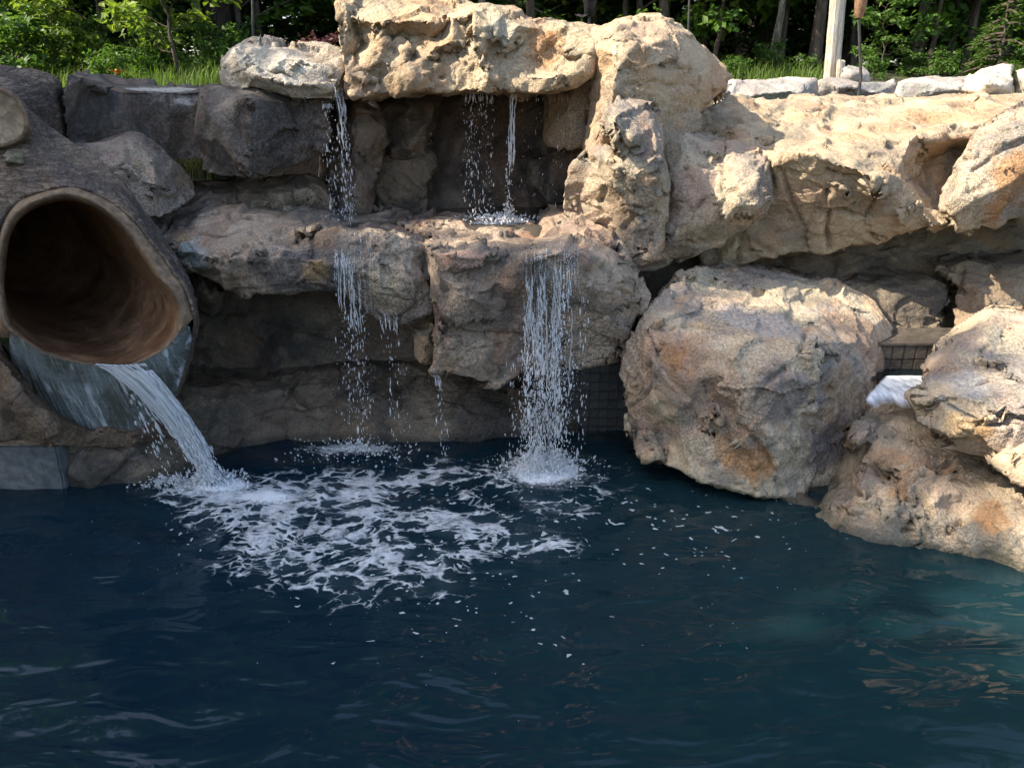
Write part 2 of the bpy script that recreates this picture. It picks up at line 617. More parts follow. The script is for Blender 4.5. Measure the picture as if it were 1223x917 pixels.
def rocks():
    # big slab that roofs the grotto
    rock('capstone', 'long sunlit tan slab roofing the grotto, topmost rock of the waterfall', 'rock',
         [(401, 22, 4.50), (402, -2, 4.58), (430, -8, 4.70), (480, -5, 4.75), (545, 2, 4.70), (590, 5, 4.66), (616, 8, 4.62), (640, 20, 4.60), (668, 23, 4.6), (692, 27, 4.58),
          (707, 40, 4.46), (708, 62, 4.40), (706, 85, 4.38), (691, 104, 4.36), (665, 112, 4.33), (640, 113, 4.34), (618, 109, 4.38), (592, 108, 4.34), (578, 108, 4.30), (560, 108, 4.36),
          (545, 112, 4.36), (510, 110, 4.36), (480, 111, 4.36), (461, 112, 4.38), (440, 116, 4.36), (420, 119, 4.38), (412, 110, 4.42), (410, 76, 4.42), (403, 46, 4.44)],
         [(415, 20, 4.47), (412, 45, 4.46), (425, 40, 4.55), (432, 55, 4.56), (420, 66, 4.53), (445, 28, 4.42), (440, 62, 4.40), (452, 50, 4.40), (455, 75, 4.36), (430, 82, 4.40),
          (418, 95, 4.36), (435, 100, 4.34), (450, 95, 4.42), (466, 48, 4.54), (485, 45, 4.54), (492, 58, 4.50), (470, 66, 4.40), (486, 56, 4.38), (478, 82, 4.35), (505, 72, 4.36),
          (500, 95, 4.34), (508, 40, 4.49), (522, 44, 4.50), (525, 56, 4.39), (540, 49, 4.37), (520, 68, 4.47), (538, 62, 4.46), (533, 82, 4.40), (548, 70, 4.41), (550, 55, 4.42),
          (556, 30, 4.47), (560, 50, 4.46), (480, 25, 4.43), (510, 22, 4.41), (540, 20, 4.44), (450, 10, 4.50), (500, 8, 4.52), (560, 95, 4.38), (535, 98, 4.37),
          (585, 30, 4.38), (605, 45, 4.40), (620, 30, 4.42), (600, 18, 4.46), (640, 45, 4.46), (660, 55, 4.47), (675, 66, 4.45), (650, 75, 4.42), (690, 55, 4.40), (685, 38, 4.45),
          (625, 90, 4.36), (655, 92, 4.31), (680, 88, 4.32), (695, 75, 4.36), (605, 75, 4.42), (610, 95, 4.38)],
         [[(567, 12, 4.42), (568, 35, 4.36), (566, 55, 4.35), (572, 68, 4.33), (580, 78, 4.27), (584, 92, 4.26), (580, 104, 4.28)],
          [(590, 76, 4.38), (592, 92, 4.38), (590, 104, 4.37)],
          [(578, 70, 4.40), (600, 64, 4.45), (625, 52, 4.48), (650, 38, 4.50), (676, 30, 4.47)]],
         blobs=[(645, 52, 24, (0.36, 0.185, 0.075), 0.7), (668, 40, 16, (0.36, 0.185, 0.075), 0.7), (570, 75, 10, (0.36, 0.185, 0.075), 0.6), (600, 40, 24, (0.36, 0.32, 0.25), 0.7)], cracks=[[(578, 74), (600, 64), (625, 52)], [(520, 70), (535, 60)], [(525, 92), (550, 80)], [(410, 40), (412, 70)]], relief=1.1, facet=0.085, thick=0.75, shrink=0.92, mat='sun_tan', voxel=0.009, smooth=1, drop=0.02, **dict(SUNNY, frac=0.4, a_chip=0.022))
    rock('rim_rock', 'low orange tan rim rock behind the right end of the capstone', 'rock',
         [(640, 20, 4.85), (660, 19, 4.95), (680, 22, 4.95), (715, 26, 4.95), (745, 32, 4.95), (748, 60, 4.85), (700, 66, 4.8), (660, 60, 4.8)],
         [(700, 40, 4.8)], thick=0.4, mat='sun_tan', **SOFT)
    rock('cap_rock', 'pale whitish cap rock left of the capstone, water spilling off its right end', 'rock',
         [(266, 78, 4.50), (267, 62, 4.52), (279, 50, 4.56), (300, 44, 4.62), (330, 50, 4.62), (349, 53, 4.60), (352, 48, 4.62), (375, 56, 4.62), (395, 58, 4.62), (412, 72, 4.60),
          (418, 95, 4.55), (412, 118, 4.46), (398, 122, 4.42), (382, 123, 4.40), (362, 124, 4.40), (338, 119, 4.40), (318, 112, 4.42), (286, 109, 4.44), (273, 106, 4.46), (271, 92, 4.48)],
         [(285, 66, 4.44), (300, 58, 4.46), (310, 95, 4.36), (340, 65, 4.44), (350, 105, 4.35), (370, 75, 4.42), (395, 85, 4.42), (380, 100, 4.37), (400, 105, 4.40), (325, 100, 4.34)],
         [[(287, 74, 4.40), (300, 82, 4.42), (315, 84, 4.38), (335, 92, 4.40)]],
         cracks=[[(285, 74), (300, 82), (320, 84), (338, 93)], [(285, 62), (300, 66)], [(360, 70), (380, 80)]], thick=0.6, shrink=0.9, mat='cap_pale', voxel=0.01, **CHIPPY)
    rock('upper_block', 'tall sunlit block right of the capstone with glowing left side', 'rock',
         [(706, 40, 4.48), (722, 32, 4.50), (745, 26, 4.55), (765, 20, 4.62), (785, 19, 4.65), (802, 23, 4.65), (825, 36, 4.66), (843, 58, 4.68), (858, 76, 4.72), (872, 95, 4.80), (868, 112, 4.75),
          (845, 128, 4.62), (835, 155, 4.5), (800, 190, 4.35), (735, 205, 4.25), (690, 205, 4.42), (694, 175, 4.44), (702, 140, 4.46), (706, 100, 4.46)],
         [(760, 60, 4.26), (790, 50, 4.34), (800, 85, 4.32), (770, 100, 4.22), (820, 70, 4.44), (840, 90, 4.50), (810, 118, 4.38), (760, 135, 4.24), (850, 105, 4.58), (790, 140, 4.36), (812, 138, 4.46)],
         [[(738, 31, 4.40), (735, 60, 4.24), (732, 90, 4.20), (730, 118, 4.19), (726, 145, 4.17), (718, 180, 4.17)]],
         blobs=[(765, 70, 18, (0.36, 0.185, 0.075), 0.4), (780, 100, 20, (0.36, 0.185, 0.075), 0.35)], cracks=[[0.012, (742, 82), (775, 78), (825, 84)], [0.010, (748, 50), (775, 48), (805, 55)], [0.010, (772, 28), (768, 52), (775, 80)], [0.010, (742, 105), (790, 100), (830, 108)], [0.010, (798, 55), (802, 80)], [0.01, (755, 85), (765, 105)]], thick=0.8, shrink=0.95, mat='sun_tan', voxel=0.010, relief=1.0, **dict(SUNNY, strata=0.010, a_chip=0.016))
    rock('pillar_rock', 'upright rugged pillar rock at the right side of the grotto', 'rock',
         [(722, 130, 4.10), (745, 118, 4.16), (765, 120, 4.20), (788, 128, 4.20), (795, 150, 4.15), (799, 190, 4.08), (801, 235, 4.16), (797, 280, 4.18), (782, 310, 4.14), (758, 324, 4.14), (744, 302, 4.20),
          (722, 278, 4.25), (690, 264, 4.36), (674, 256, 4.40), (671, 226, 4.34), (680, 200, 4.29), (692, 186, 4.28), (700, 192, 4.26), (708, 176, 4.24), (715, 150, 4.18)],
         [(735, 142, 4.02), (760, 138, 4.07), (782, 150, 4.06), (728, 172, 4.18), (734, 186, 4.18), (742, 160, 4.02), (758, 165, 3.99), (770, 178, 4.04), (785, 185, 3.98), (745, 182, 4.04), (725, 195, 4.09),
          (700, 215, 4.27), (692, 240, 4.34), (712, 225, 4.17), (718, 245, 4.21), (735, 205, 4.01), (760, 210, 3.98), (785, 225, 4.04), (735, 240, 4.12), (745, 235, 4.04), (740, 265, 4.13), (760, 255, 4.08), (775, 270, 4.08), (765, 295, 4.07), (748, 285, 4.14), (790, 260, 4.11)],
         [[(735, 150, 4.00), (738, 175, 4.02), (745, 182, 4.06), (770, 178, 4.05)]],
         blobs=[(770, 215, 20, (0.36, 0.185, 0.075), 0.35)], cracks=[[0.035, (733, 150), (738, 176), (748, 183), (770, 177), (785, 180)], [0.03, (728, 190), (722, 215), (716, 245)], [(745, 205), (735, 240)], [(760, 250), (740, 275)], [(790, 200), (796, 240)]], thick=0.6, shrink=0.9, mat='tan_grey', voxel=0.010, smooth=1, **dict(CHIPPY, a_chip2=0.006, chip2=11))
    rock('overhang_rock', 'pinkish grey overhanging rock beside the pillar rock, in half shade', 'rock',
         [(790, 170, 4.40), (797, 156, 4.46), (818, 150, 4.55), (845, 160, 4.60), (872, 172, 4.58), (905, 176, 4.45), (920, 190, 4.36), (925, 222, 4.24), (928, 242, 4.22), (918, 258, 4.26), (885, 279, 4.28),
          (850, 296, 4.30), (815, 313, 4.30), (782, 322, 4.32), (755, 324, 4.3), (770, 250, 4.4)],
         [(815, 172, 4.30), (845, 182, 4.34), (870, 190, 4.30), (895, 192, 4.24), (805, 205, 4.26), (835, 205, 4.22), (860, 200, 4.28), (880, 215, 4.18), (908, 215, 4.16), (820, 240, 4.20), (850, 235, 4.17), (880, 245, 4.10), (905, 245, 4.12), (835, 270, 4.16), (860, 268, 4.14), (820, 295, 4.22), (800, 285, 4.17)],
         [[(845, 162, 4.5), (862, 180, 4.38), (900, 186, 4.27)]],
         blobs=[(835, 225, 25, (0.34, 0.22, 0.17), 0.6), (800, 245, 25, (0.30, 0.20, 0.16), 0.6), (880, 230, 25, (0.36, 0.29, 0.19), 0.6)], cracks=[[(815, 205), (840, 195), (862, 200)], [(830, 250), (850, 230), (880, 222)], [(850, 180), (860, 200)]], thick=0.7, shrink=0.95, mat='tan_grey', voxel=0.011, smooth=1, **CHIPPY)
    rock('ledge_shelf', 'broad sunlit shelf rock with cracked dark front hanging over the spa recess', 'rock',
         [(800, 160, 4.75), (818, 148, 4.85), (842, 132, 5.15), (870, 119, 5.6), (940, 119, 5.9), (1000, 115, 6.0), (1080, 117, 6.0), (1160, 112, 6.0), (1230, 113, 6.0), (1300, 112, 6.0), (1310, 200, 4.9),
          (1225, 210, 4.7), (1160, 262, 4.6), (1122, 278, 4.32), (1105, 271, 4.26), (1090, 280, 4.26), (1072, 276, 4.28), (1045, 297, 4.33), (1010, 296, 4.36), (985, 305, 4.40), (955, 303, 4.44), (925, 309, 4.42), (880, 318, 4.55), (840, 320, 4.6)],
         [(900, 150, 4.95), (930, 160, 4.85), (962, 165, 4.78), (955, 150, 4.98), (990, 158, 4.90), (1010, 145, 5.1), (960, 135, 5.25), (905, 135, 5.2), (870, 140, 5.0), (880, 160, 4.75), (1040, 140, 5.2), (1065, 138, 5.12), (1100, 130, 5.4),
          (1060, 160, 4.72), (1045, 180, 4.46), (1042, 200, 4.28), (1150, 135, 5.2), (1200, 130, 5.3), (1110, 150, 5.0), (1140, 155, 4.95),
          (1105, 185, 4.90), (1125, 185, 4.95), (1142, 175, 4.95), (1100, 205, 4.86), (1125, 210, 4.9), (1086, 212, 4.66), (1110, 232, 4.80),
          (930, 230, 4.36), (945, 270, 4.42), (960, 240, 4.30), (985, 230, 4.20), (990, 270, 4.30), (1015, 250, 4.22), (1030, 280, 4.28), (1060, 255, 4.20), (1090, 250, 4.22), (1085, 262, 4.20), (1104, 252, 4.24), (930, 290, 4.40), (890, 270, 4.45), (900, 300, 4.42)],
         [[(872, 180, 4.62), (905, 186, 4.46), (922, 190, 4.26), (950, 190, 4.18), (985, 190, 4.12), (1015, 200, 4.10), (1038, 212, 4.08), (1052, 234, 4.12)],
          [(1092, 160, 4.70), (1080, 190, 4.42), (1067, 218, 4.18), (1051, 236, 4.08)],
          [(1052, 236, 4.12), (1075, 232, 4.22), (1098, 238, 4.24), (1108, 255, 4.20), (1118, 272, 4.18)],
          [(1075, 266, 4.16), (1090, 254, 4.17), (1104, 244, 4.21)],
          [(1092, 160, 4.70), (1130, 158, 4.74), (1160, 160, 4.74)]],
         blobs=[(1070, 200, 20, (0.36, 0.185, 0.075), 0.35), (1110, 135, 30, (0.36, 0.185, 0.075), 0.3)], cracks=[[0.04, (984, 195), (983, 240), (987, 300)], [0.04, (1037, 210), (1036, 250), (1041, 296)], [0.03, (985, 208), (1010, 216), (1036, 222)], [0.03, (985, 232), (1010, 235), (1036, 242)], [0.03, (985, 250), (1012, 258), (1036, 262)], [0.03, (925, 200), (945, 250), (962, 300)], [0.02, (905, 137), (935, 140)], [0.02, (930, 160), (950, 178)], [0.02, (1045, 180), (1047, 220)], [0.03, (1150, 152), (1185, 145), (1223, 128)]], thick=0.6, shrink=0.97, mat='sun_tan', voxel=0.013, smooth=1, relief=1.0, **dict(CHIPPY, strata=0.018, a_chip=0.018))
    rock('overhang_rock', 'rust stained overhanging rock at the end of the shelf rock', 'rock',
         [(1121, 246, 4.36), (1132, 216, 4.46), (1150, 190, 4.56), (1160, 166, 4.60), (1172, 150, 4.75), (1192, 140, 5.0), (1224, 130, 5.05), (1300, 124, 5.05), (1310, 270, 4.3), (1224, 263, 4.24), (1206, 262, 4.22),
          (1190, 276, 4.22), (1170, 272, 4.22), (1142, 280, 4.20), (1136, 272, 4.22), (1126, 254, 4.30)],
         [(1165, 195, 4.16), (1182, 180, 4.18), (1195, 168, 4.20), (1215, 160, 4.22), (1170, 215, 4.10), (1190, 205, 4.12), (1215, 195, 4.10), (1150, 240, 4.10), (1180, 235, 4.08), (1205, 230, 4.08), (1165, 258, 4.12), (1195, 255, 4.12), (1260, 200, 4.1)],
         [[(1168, 164, 4.30), (1154, 198, 4.16), (1146, 217, 4.13), (1129, 242, 4.15), (1137, 258, 4.12), (1142, 276, 4.14)], [(1168, 164, 4.30), (1190, 154, 4.32), (1223, 146, 4.34)]],
         blobs=[(1210, 210, 30, (0.36, 0.185, 0.075), 0.6), (1190, 255, 20, (0.36, 0.185, 0.075), 0.5)], cracks=[[0.014, (1165, 200), (1190, 182), (1223, 168)], [0.010, (1150, 238), (1175, 225)]], thick=0.7, shrink=0.95, relief=1.0, mat='tan_grey', voxel=0.011, smooth=1, **dict(CHIPPY, a_chip=0.02))
    # recess under the overhang, above the spa
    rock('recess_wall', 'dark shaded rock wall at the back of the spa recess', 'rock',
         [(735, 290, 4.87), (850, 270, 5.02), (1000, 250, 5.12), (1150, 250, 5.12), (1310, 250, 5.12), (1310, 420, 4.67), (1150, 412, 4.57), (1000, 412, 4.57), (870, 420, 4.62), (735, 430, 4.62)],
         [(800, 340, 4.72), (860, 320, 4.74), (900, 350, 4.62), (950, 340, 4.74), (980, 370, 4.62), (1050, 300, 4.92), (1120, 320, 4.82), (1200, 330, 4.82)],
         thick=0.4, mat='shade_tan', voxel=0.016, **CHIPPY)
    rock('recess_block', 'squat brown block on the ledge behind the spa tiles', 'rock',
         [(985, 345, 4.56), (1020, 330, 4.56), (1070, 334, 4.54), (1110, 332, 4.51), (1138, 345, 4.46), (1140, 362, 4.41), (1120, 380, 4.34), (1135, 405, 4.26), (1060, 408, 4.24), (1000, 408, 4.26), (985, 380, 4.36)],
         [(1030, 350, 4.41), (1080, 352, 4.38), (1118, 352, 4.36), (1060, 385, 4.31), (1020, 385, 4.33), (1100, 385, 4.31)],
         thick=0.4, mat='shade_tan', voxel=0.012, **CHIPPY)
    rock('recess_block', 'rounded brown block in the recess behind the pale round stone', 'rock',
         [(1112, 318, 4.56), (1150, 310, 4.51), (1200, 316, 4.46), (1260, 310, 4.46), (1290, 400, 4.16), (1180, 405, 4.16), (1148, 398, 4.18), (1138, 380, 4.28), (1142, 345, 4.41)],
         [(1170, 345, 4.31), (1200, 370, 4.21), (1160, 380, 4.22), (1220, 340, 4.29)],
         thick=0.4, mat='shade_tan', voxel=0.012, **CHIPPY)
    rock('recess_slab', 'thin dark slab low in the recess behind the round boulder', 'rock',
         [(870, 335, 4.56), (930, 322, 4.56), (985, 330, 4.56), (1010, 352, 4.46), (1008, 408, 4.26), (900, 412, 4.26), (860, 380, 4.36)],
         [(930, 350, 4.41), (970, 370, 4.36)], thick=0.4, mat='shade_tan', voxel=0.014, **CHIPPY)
    # centre block with the main fall
    rock('fall_block', 'large wet pinkish block in the middle carrying the main waterfall', 'rock',
         [(476, 264, 4.50), (505, 262, 4.52), (530, 262, 4.52), (562, 269, 4.5), (600, 270, 4.5), (640, 270, 4.5), (650, 258, 4.42), (668, 252, 4.40), (692, 261, 4.32), (720, 270, 4.18), (738, 283, 4.06),
          (746, 302, 3.96), (758, 332, 3.90), (776, 354, 3.90), (773, 370, 3.88), (758, 378, 3.88), (751, 405, 3.86), (741, 430, 3.86), (712, 433, 3.86), (690, 440, 3.86), (660, 441, 3.82), (622, 441, 3.80),
          (592, 458, 3.79), (575, 456, 3.76), (546, 449, 3.74), (530, 446, 3.74), (517, 448, 3.75), (514, 428, 3.77), (514, 380, 3.80), (512, 302, 3.84), (511, 286, 4.0), (488, 278, 4.25)],
         [(560, 285, 4.12), (585, 285, 4.12), (610, 280, 4.26), (640, 282, 4.22), (620, 295, 3.98), (655, 290, 4.0), (660, 270, 4.24), (690, 280, 4.08), (710, 290, 3.92), (540, 290, 4.05), (525, 278, 4.2),
          (532, 330, 3.72), (575, 330, 3.73), (545, 345, 3.66), (558, 360, 3.66), (535, 380, 3.68), (590, 340, 3.68), (592, 365, 3.70), (575, 375, 3.76), (610, 345, 3.66), (620, 330, 3.68), (640, 350, 3.72), (625, 385, 3.76), (590, 390, 3.74),
          (556, 395, 3.72), (540, 408, 3.69), (570, 415, 3.72), (550, 430, 3.70), (600, 425, 3.74), (640, 420, 3.78), (680, 340, 3.72), (700, 330, 3.72), (720, 340, 3.76), (740, 345, 3.80), (700, 380, 3.78), (730, 385, 3.79), (760, 355, 3.84), (690, 415, 3.82), (725, 415, 3.82)],
         [[(519, 302, 3.76), (522, 330, 3.73), (522, 380, 3.72), (520, 430, 3.71), (523, 444, 3.72)],
          [(519, 302, 3.76), (540, 306, 3.70), (575, 307, 3.70), (592, 302, 3.73), (600, 310, 3.74), (635, 307, 3.71), (672, 304, 3.71), (700, 306, 3.73), (733, 310, 3.86)],
          [(530, 392, 3.74), (560, 402, 3.76), (610, 405, 3.78)]],
         blobs=[(545, 355, 26, (0.16, 0.175, 0.165), 0.8), (555, 312, 30, (0.37, 0.235, 0.185), 0.7), (592, 350, 9, (0.36, 0.185, 0.075), 0.8), (530, 440, 11, (0.36, 0.185, 0.075), 0.8), (700, 322, 26, (0.20, 0.115, 0.09), 0.7), (575, 330, 20, (0.21, 0.15, 0.12), 0.6), (590, 380, 40, (0.13, 0.12, 0.11), 0.6)], cracks=[[0.03, (528, 393), (560, 402), (620, 405)], [(545, 425), (575, 415), (605, 412)], [(548, 382), (565, 392), (590, 388)], [(592, 312), (594, 340), (590, 362)], [(640, 290), (600, 300)]], thick=0.35, shrink=0.92, mat='ledge', voxel=0.010, smooth=1, **dict(CHIPPY, a_chip=0.03))
    rock('jutting_stone', 'small knobbly stone jutting left from under the main fall block', 'rock',
         [(492, 414, 3.86), (500, 402, 3.88), (510, 386, 3.9), (520, 384, 3.9), (524, 420, 3.85), (516, 432, 3.84), (505, 434, 3.84), (494, 428, 3.85)],
         [(507, 415, 3.80)], thick=0.2, mat='sun_tan', voxel=0.008, **SOFT)
    # middle left ledge
    rock('ledge_rock', 'long folded grey ledge rock between the slide and the main fall block', 'rock',
         [(150, 262, 4.25), (175, 245, 4.4), (215, 225, 4.6), (260, 214, 4.75), (300, 212, 4.8), (350, 220, 4.85), (392, 235, 4.85), (402, 254, 4.70), (440, 259, 4.62), (480, 262, 4.6), (508, 268, 4.5), (522, 282, 4.2), (520, 305, 3.95), (514, 372, 3.88), (497, 378, 3.86),
          (474, 392, 3.88), (446, 382, 3.88), (424, 362, 3.87), (408, 346, 3.86), (372, 351, 3.86), (346, 348, 3.86), (318, 352, 3.88), (294, 350, 3.90), (265, 342, 3.95), (235, 330, 4.0), (204, 324, 4.02), (190, 302, 4.08), (172, 280, 4.18)],
         [(200, 262, 4.30), (230, 245, 4.45), (270, 235, 4.55), (185, 282, 4.10), (196, 297, 4.03), (225, 298, 3.97), (250, 308, 3.92), (210, 310, 3.98), (240, 252, 4.36), (300, 254, 4.34), (330, 262, 4.28), (260, 272, 4.18), (290, 278, 4.08), (228, 275, 4.16),
          (255, 295, 4.0), (290, 298, 3.93), (270, 320, 3.91), (300, 305, 3.85), (300, 330, 3.86), (322, 288, 4.02), (345, 292, 3.96), (360, 280, 4.12), (375, 272, 4.22), (340, 302, 3.86), (320, 320, 3.86), (345, 330, 3.83), (368, 330, 3.80),
          (380, 312, 3.82), (395, 300, 3.86), (400, 320, 3.82), (392, 340, 3.82), (420, 270, 4.36), (460, 270, 4.38), (490, 275, 4.32), (430, 330, 3.82), (455, 345, 3.76), (480, 345, 3.77), (500, 340, 3.82), (460, 370, 3.80), (440, 360, 3.82), (490, 362, 3.82)],
         [[(236, 253, 4.33), (262, 250, 4.36), (300, 255, 4.30), (330, 258, 4.30)],
          [(300, 303, 3.84), (318, 294, 3.92), (352, 285, 3.98), (378, 268, 4.16), (390, 264, 4.22)],
          [(392, 266, 4.20), (410, 272, 4.0), (440, 276, 3.96), (470, 282, 3.94), (500, 292, 3.92)],
          [(196, 298, 4.02), (222, 296, 3.98), (252, 308, 3.92), (268, 322, 3.90)]],
         blobs=[(205, 285, 16, (0.30, 0.20, 0.11), 0.7), (300, 288, 16, (0.33, 0.25, 0.18), 0.7), (372, 325, 24, (0.36, 0.235, 0.115), 0.8), (222, 306, 22, (0.24, 0.265, 0.255), 0.8), (460, 345, 34, (0.33, 0.28, 0.19), 0.7), (430, 268, 30, (0.15, 0.11, 0.10), 0.6)], cracks=[[0.035, (236, 253), (262, 250), (300, 255), (335, 262)], [0.035, (235, 275), (270, 276), (300, 272)], [0.04, (302, 305), (318, 296), (352, 286), (380, 268)], [0.03, (340, 300), (365, 300), (395, 298)], [0.025, (345, 314), (368, 314), (380, 325), (398, 342)], [0.03, (185, 280), (200, 265), (205, 256)], [0.03, (300, 275), (318, 285), (330, 283)], [0.03, (196, 300), (225, 300), (262, 318)], [0.02, (440, 300), (470, 310), (500, 330)], [0.02, (450, 345), (490, 350)]], thick=0.3, shrink=0.95, mat='grey', voxel=0.011, smooth=1, **dict(CHIPPY, strata=0.012))
    rock('rubble_rock', 'low rough brown rock lying on the ledge beneath the square block', 'rock',
         [(285, 228, 4.62), (300, 218, 4.68), (340, 214, 4.72), (370, 212, 4.75), (392, 220, 4.75), (400, 240, 4.66), (395, 256, 4.56), (350, 254, 4.50), (310, 252, 4.46), (288, 246, 4.48)],
         [(310, 232, 4.5), (345, 232, 4.52), (375, 232, 4.56), (320, 242, 4.44), (365, 245, 4.48)], thick=0.25, mat='shade_tan', voxel=0.009, **CHIPPY)
    rock('square_block', 'dark square edged block under the pale cap rock, beside the left fall', 'rock',
         [(239, 116, 4.38), (245, 110, 4.44), (268, 107, 4.46), (300, 108, 4.41), (345, 114, 4.50), (388, 118, 4.56), (392, 150, 4.60), (388, 182, 4.58), (374, 191, 4.50), (345, 201, 4.39), (322, 210, 4.32), (302, 214, 4.28), (262, 212, 4.31), (240, 205, 4.36)],
         [(258, 130, 4.30), (255, 170, 4.29), (275, 160, 4.28), (330, 150, 4.32), (360, 160, 4.42), (340, 185, 4.34), (275, 195, 4.28)],
         [[(297, 116, 4.23), (299, 150, 4.20), (300, 190, 4.20), (302, 208, 4.21)], [(262, 116, 4.34), (298, 115, 4.26), (340, 121, 4.36)]],
         relief=1.0, blobs=[(262, 125, 16, (0.20, 0.175, 0.15), 0.6)], facet=0.10, thick=0.5, shrink=0.95, mat='wall_grey', voxel=0.009, smooth=1, **dict(SOFT, a_big=0.006))  # patch on the left face painted lighter, as if catching the sky
    rock('wall_slab', 'long dark cast rock wall with pale top edge behind the log slide', 'rock wall',
         [(71, 108, 4.34), (72, 86, 4.42), (82, 81, 4.48), (104, 88, 4.62), (135, 95, 4.85), (200, 98, 5.0), (266, 101, 5.05), (272, 108, 4.95), (262, 114, 4.85), (250, 195, 4.75), (205, 200, 4.75), (110, 200, 4.5), (80, 190, 4.4), (76, 150, 4.36)],
         [(100, 130, 4.44), (110, 165, 4.46), (150, 150, 4.60), (200, 160, 4.74), (230, 150, 4.78)],
         [[(84, 92, 4.38), (110, 100, 4.48), (140, 104, 4.62), (200, 107, 4.76), (262, 108, 4.86)]],
         relief=1.0, blobs=[(x, 101, 11, (0.40, 0.39, 0.36), 0.85) for x in range(150, 266, 11)] + [(202, 121, 10, (0.30, 0.30, 0.29), 0.8), (84, 90, 10, (0.24, 0.21, 0.18), 0.7), (98, 92, 9, (0.24, 0.21, 0.18), 0.6)], facet=0.10, thick=0.25, shrink=0.98, mat='wall_grey', voxel=0.011, smooth=1, **SMOOTHR)  # pale top rim: part wear, part sky light painted into the colour
    rock('slope_boulder', 'smooth blue grey boulder leaning beside the log slide', 'rock',
         [(92, 190, 4.18), (96, 180, 4.24), (112, 172, 4.32), (140, 165, 4.42), (166, 163, 4.46), (182, 170, 4.46), (200, 184, 4.46), (218, 196, 4.50), (232, 215, 4.5), (236, 235, 4.4), (215, 252, 4.22), (190, 262, 4.10), (160, 262, 4.05), (130, 235, 4.06), (105, 208, 4.12)],
         [(125, 185, 4.22), (160, 180, 4.28), (180, 195, 4.26), (150, 215, 4.12), (185, 225, 4.16), (165, 245, 4.08), (212, 225, 4.3)],
         [[(168, 172, 4.36), (182, 190, 4.27), (188, 220, 4.16), (180, 250, 4.09)]],
         facet=0.10, thick=0.35, mat='grey', voxel=0.010, smooth=4, **SOFT)
    rock('nook_stone', 'small mossy stone tucked between the log slide and the wall', 'stone',
         [(74, 178, 4.32), (84, 171, 4.36), (100, 171, 4.38), (110, 178, 4.36), (106, 190, 4.3), (86, 190, 4.28)],
         [(92, 180, 4.28)], thick=0.12, mat='grey', voxel=0.007, **SOFT)
    rock('rim_stone', 'little pale stone wedged under the left tip of the cap rock', 'stone',
         [(257, 110, 4.55), (262, 105, 4.58), (272, 105, 4.6), (280, 112, 4.58), (272, 118, 4.54), (260, 117, 4.53)],
         [(267, 111, 4.5)], thick=0.1, mat='cap_pale', voxel=0.006, **SOFT)
    # grotto
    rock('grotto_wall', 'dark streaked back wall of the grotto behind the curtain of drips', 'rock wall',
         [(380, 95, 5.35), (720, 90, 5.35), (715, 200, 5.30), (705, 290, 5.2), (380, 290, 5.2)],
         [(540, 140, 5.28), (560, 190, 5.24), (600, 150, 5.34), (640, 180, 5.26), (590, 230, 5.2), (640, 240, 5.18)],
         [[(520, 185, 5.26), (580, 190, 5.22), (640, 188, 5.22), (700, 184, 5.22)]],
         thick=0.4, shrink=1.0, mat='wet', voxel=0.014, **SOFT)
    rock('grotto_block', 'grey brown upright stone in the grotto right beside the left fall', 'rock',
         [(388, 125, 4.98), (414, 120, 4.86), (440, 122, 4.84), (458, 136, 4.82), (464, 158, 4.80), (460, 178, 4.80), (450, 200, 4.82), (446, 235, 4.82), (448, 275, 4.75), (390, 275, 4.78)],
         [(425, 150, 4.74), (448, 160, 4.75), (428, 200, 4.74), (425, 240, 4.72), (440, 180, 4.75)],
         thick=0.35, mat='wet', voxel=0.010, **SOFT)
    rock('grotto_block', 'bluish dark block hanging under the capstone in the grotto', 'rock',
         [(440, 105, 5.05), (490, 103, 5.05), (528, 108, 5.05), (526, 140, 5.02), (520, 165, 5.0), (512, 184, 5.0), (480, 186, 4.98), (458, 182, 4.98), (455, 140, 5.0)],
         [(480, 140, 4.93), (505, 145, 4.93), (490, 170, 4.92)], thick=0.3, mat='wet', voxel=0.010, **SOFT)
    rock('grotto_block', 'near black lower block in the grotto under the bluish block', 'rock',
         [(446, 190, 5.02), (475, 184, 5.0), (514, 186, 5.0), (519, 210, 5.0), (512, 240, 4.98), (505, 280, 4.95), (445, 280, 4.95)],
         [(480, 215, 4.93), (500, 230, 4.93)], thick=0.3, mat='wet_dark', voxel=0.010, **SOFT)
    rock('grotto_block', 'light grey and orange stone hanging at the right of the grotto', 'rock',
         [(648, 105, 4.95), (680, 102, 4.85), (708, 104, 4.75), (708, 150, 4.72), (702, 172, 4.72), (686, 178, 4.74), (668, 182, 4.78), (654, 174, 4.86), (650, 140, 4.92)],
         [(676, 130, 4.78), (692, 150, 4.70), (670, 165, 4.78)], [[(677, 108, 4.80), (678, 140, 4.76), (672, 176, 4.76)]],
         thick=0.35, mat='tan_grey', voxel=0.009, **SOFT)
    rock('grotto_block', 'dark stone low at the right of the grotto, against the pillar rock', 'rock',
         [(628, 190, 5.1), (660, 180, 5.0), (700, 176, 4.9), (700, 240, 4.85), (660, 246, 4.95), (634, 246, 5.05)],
         [(665, 215, 4.9), (645, 220, 4.98)], thick=0.3, mat='wet', voxel=0.010, **SOFT)
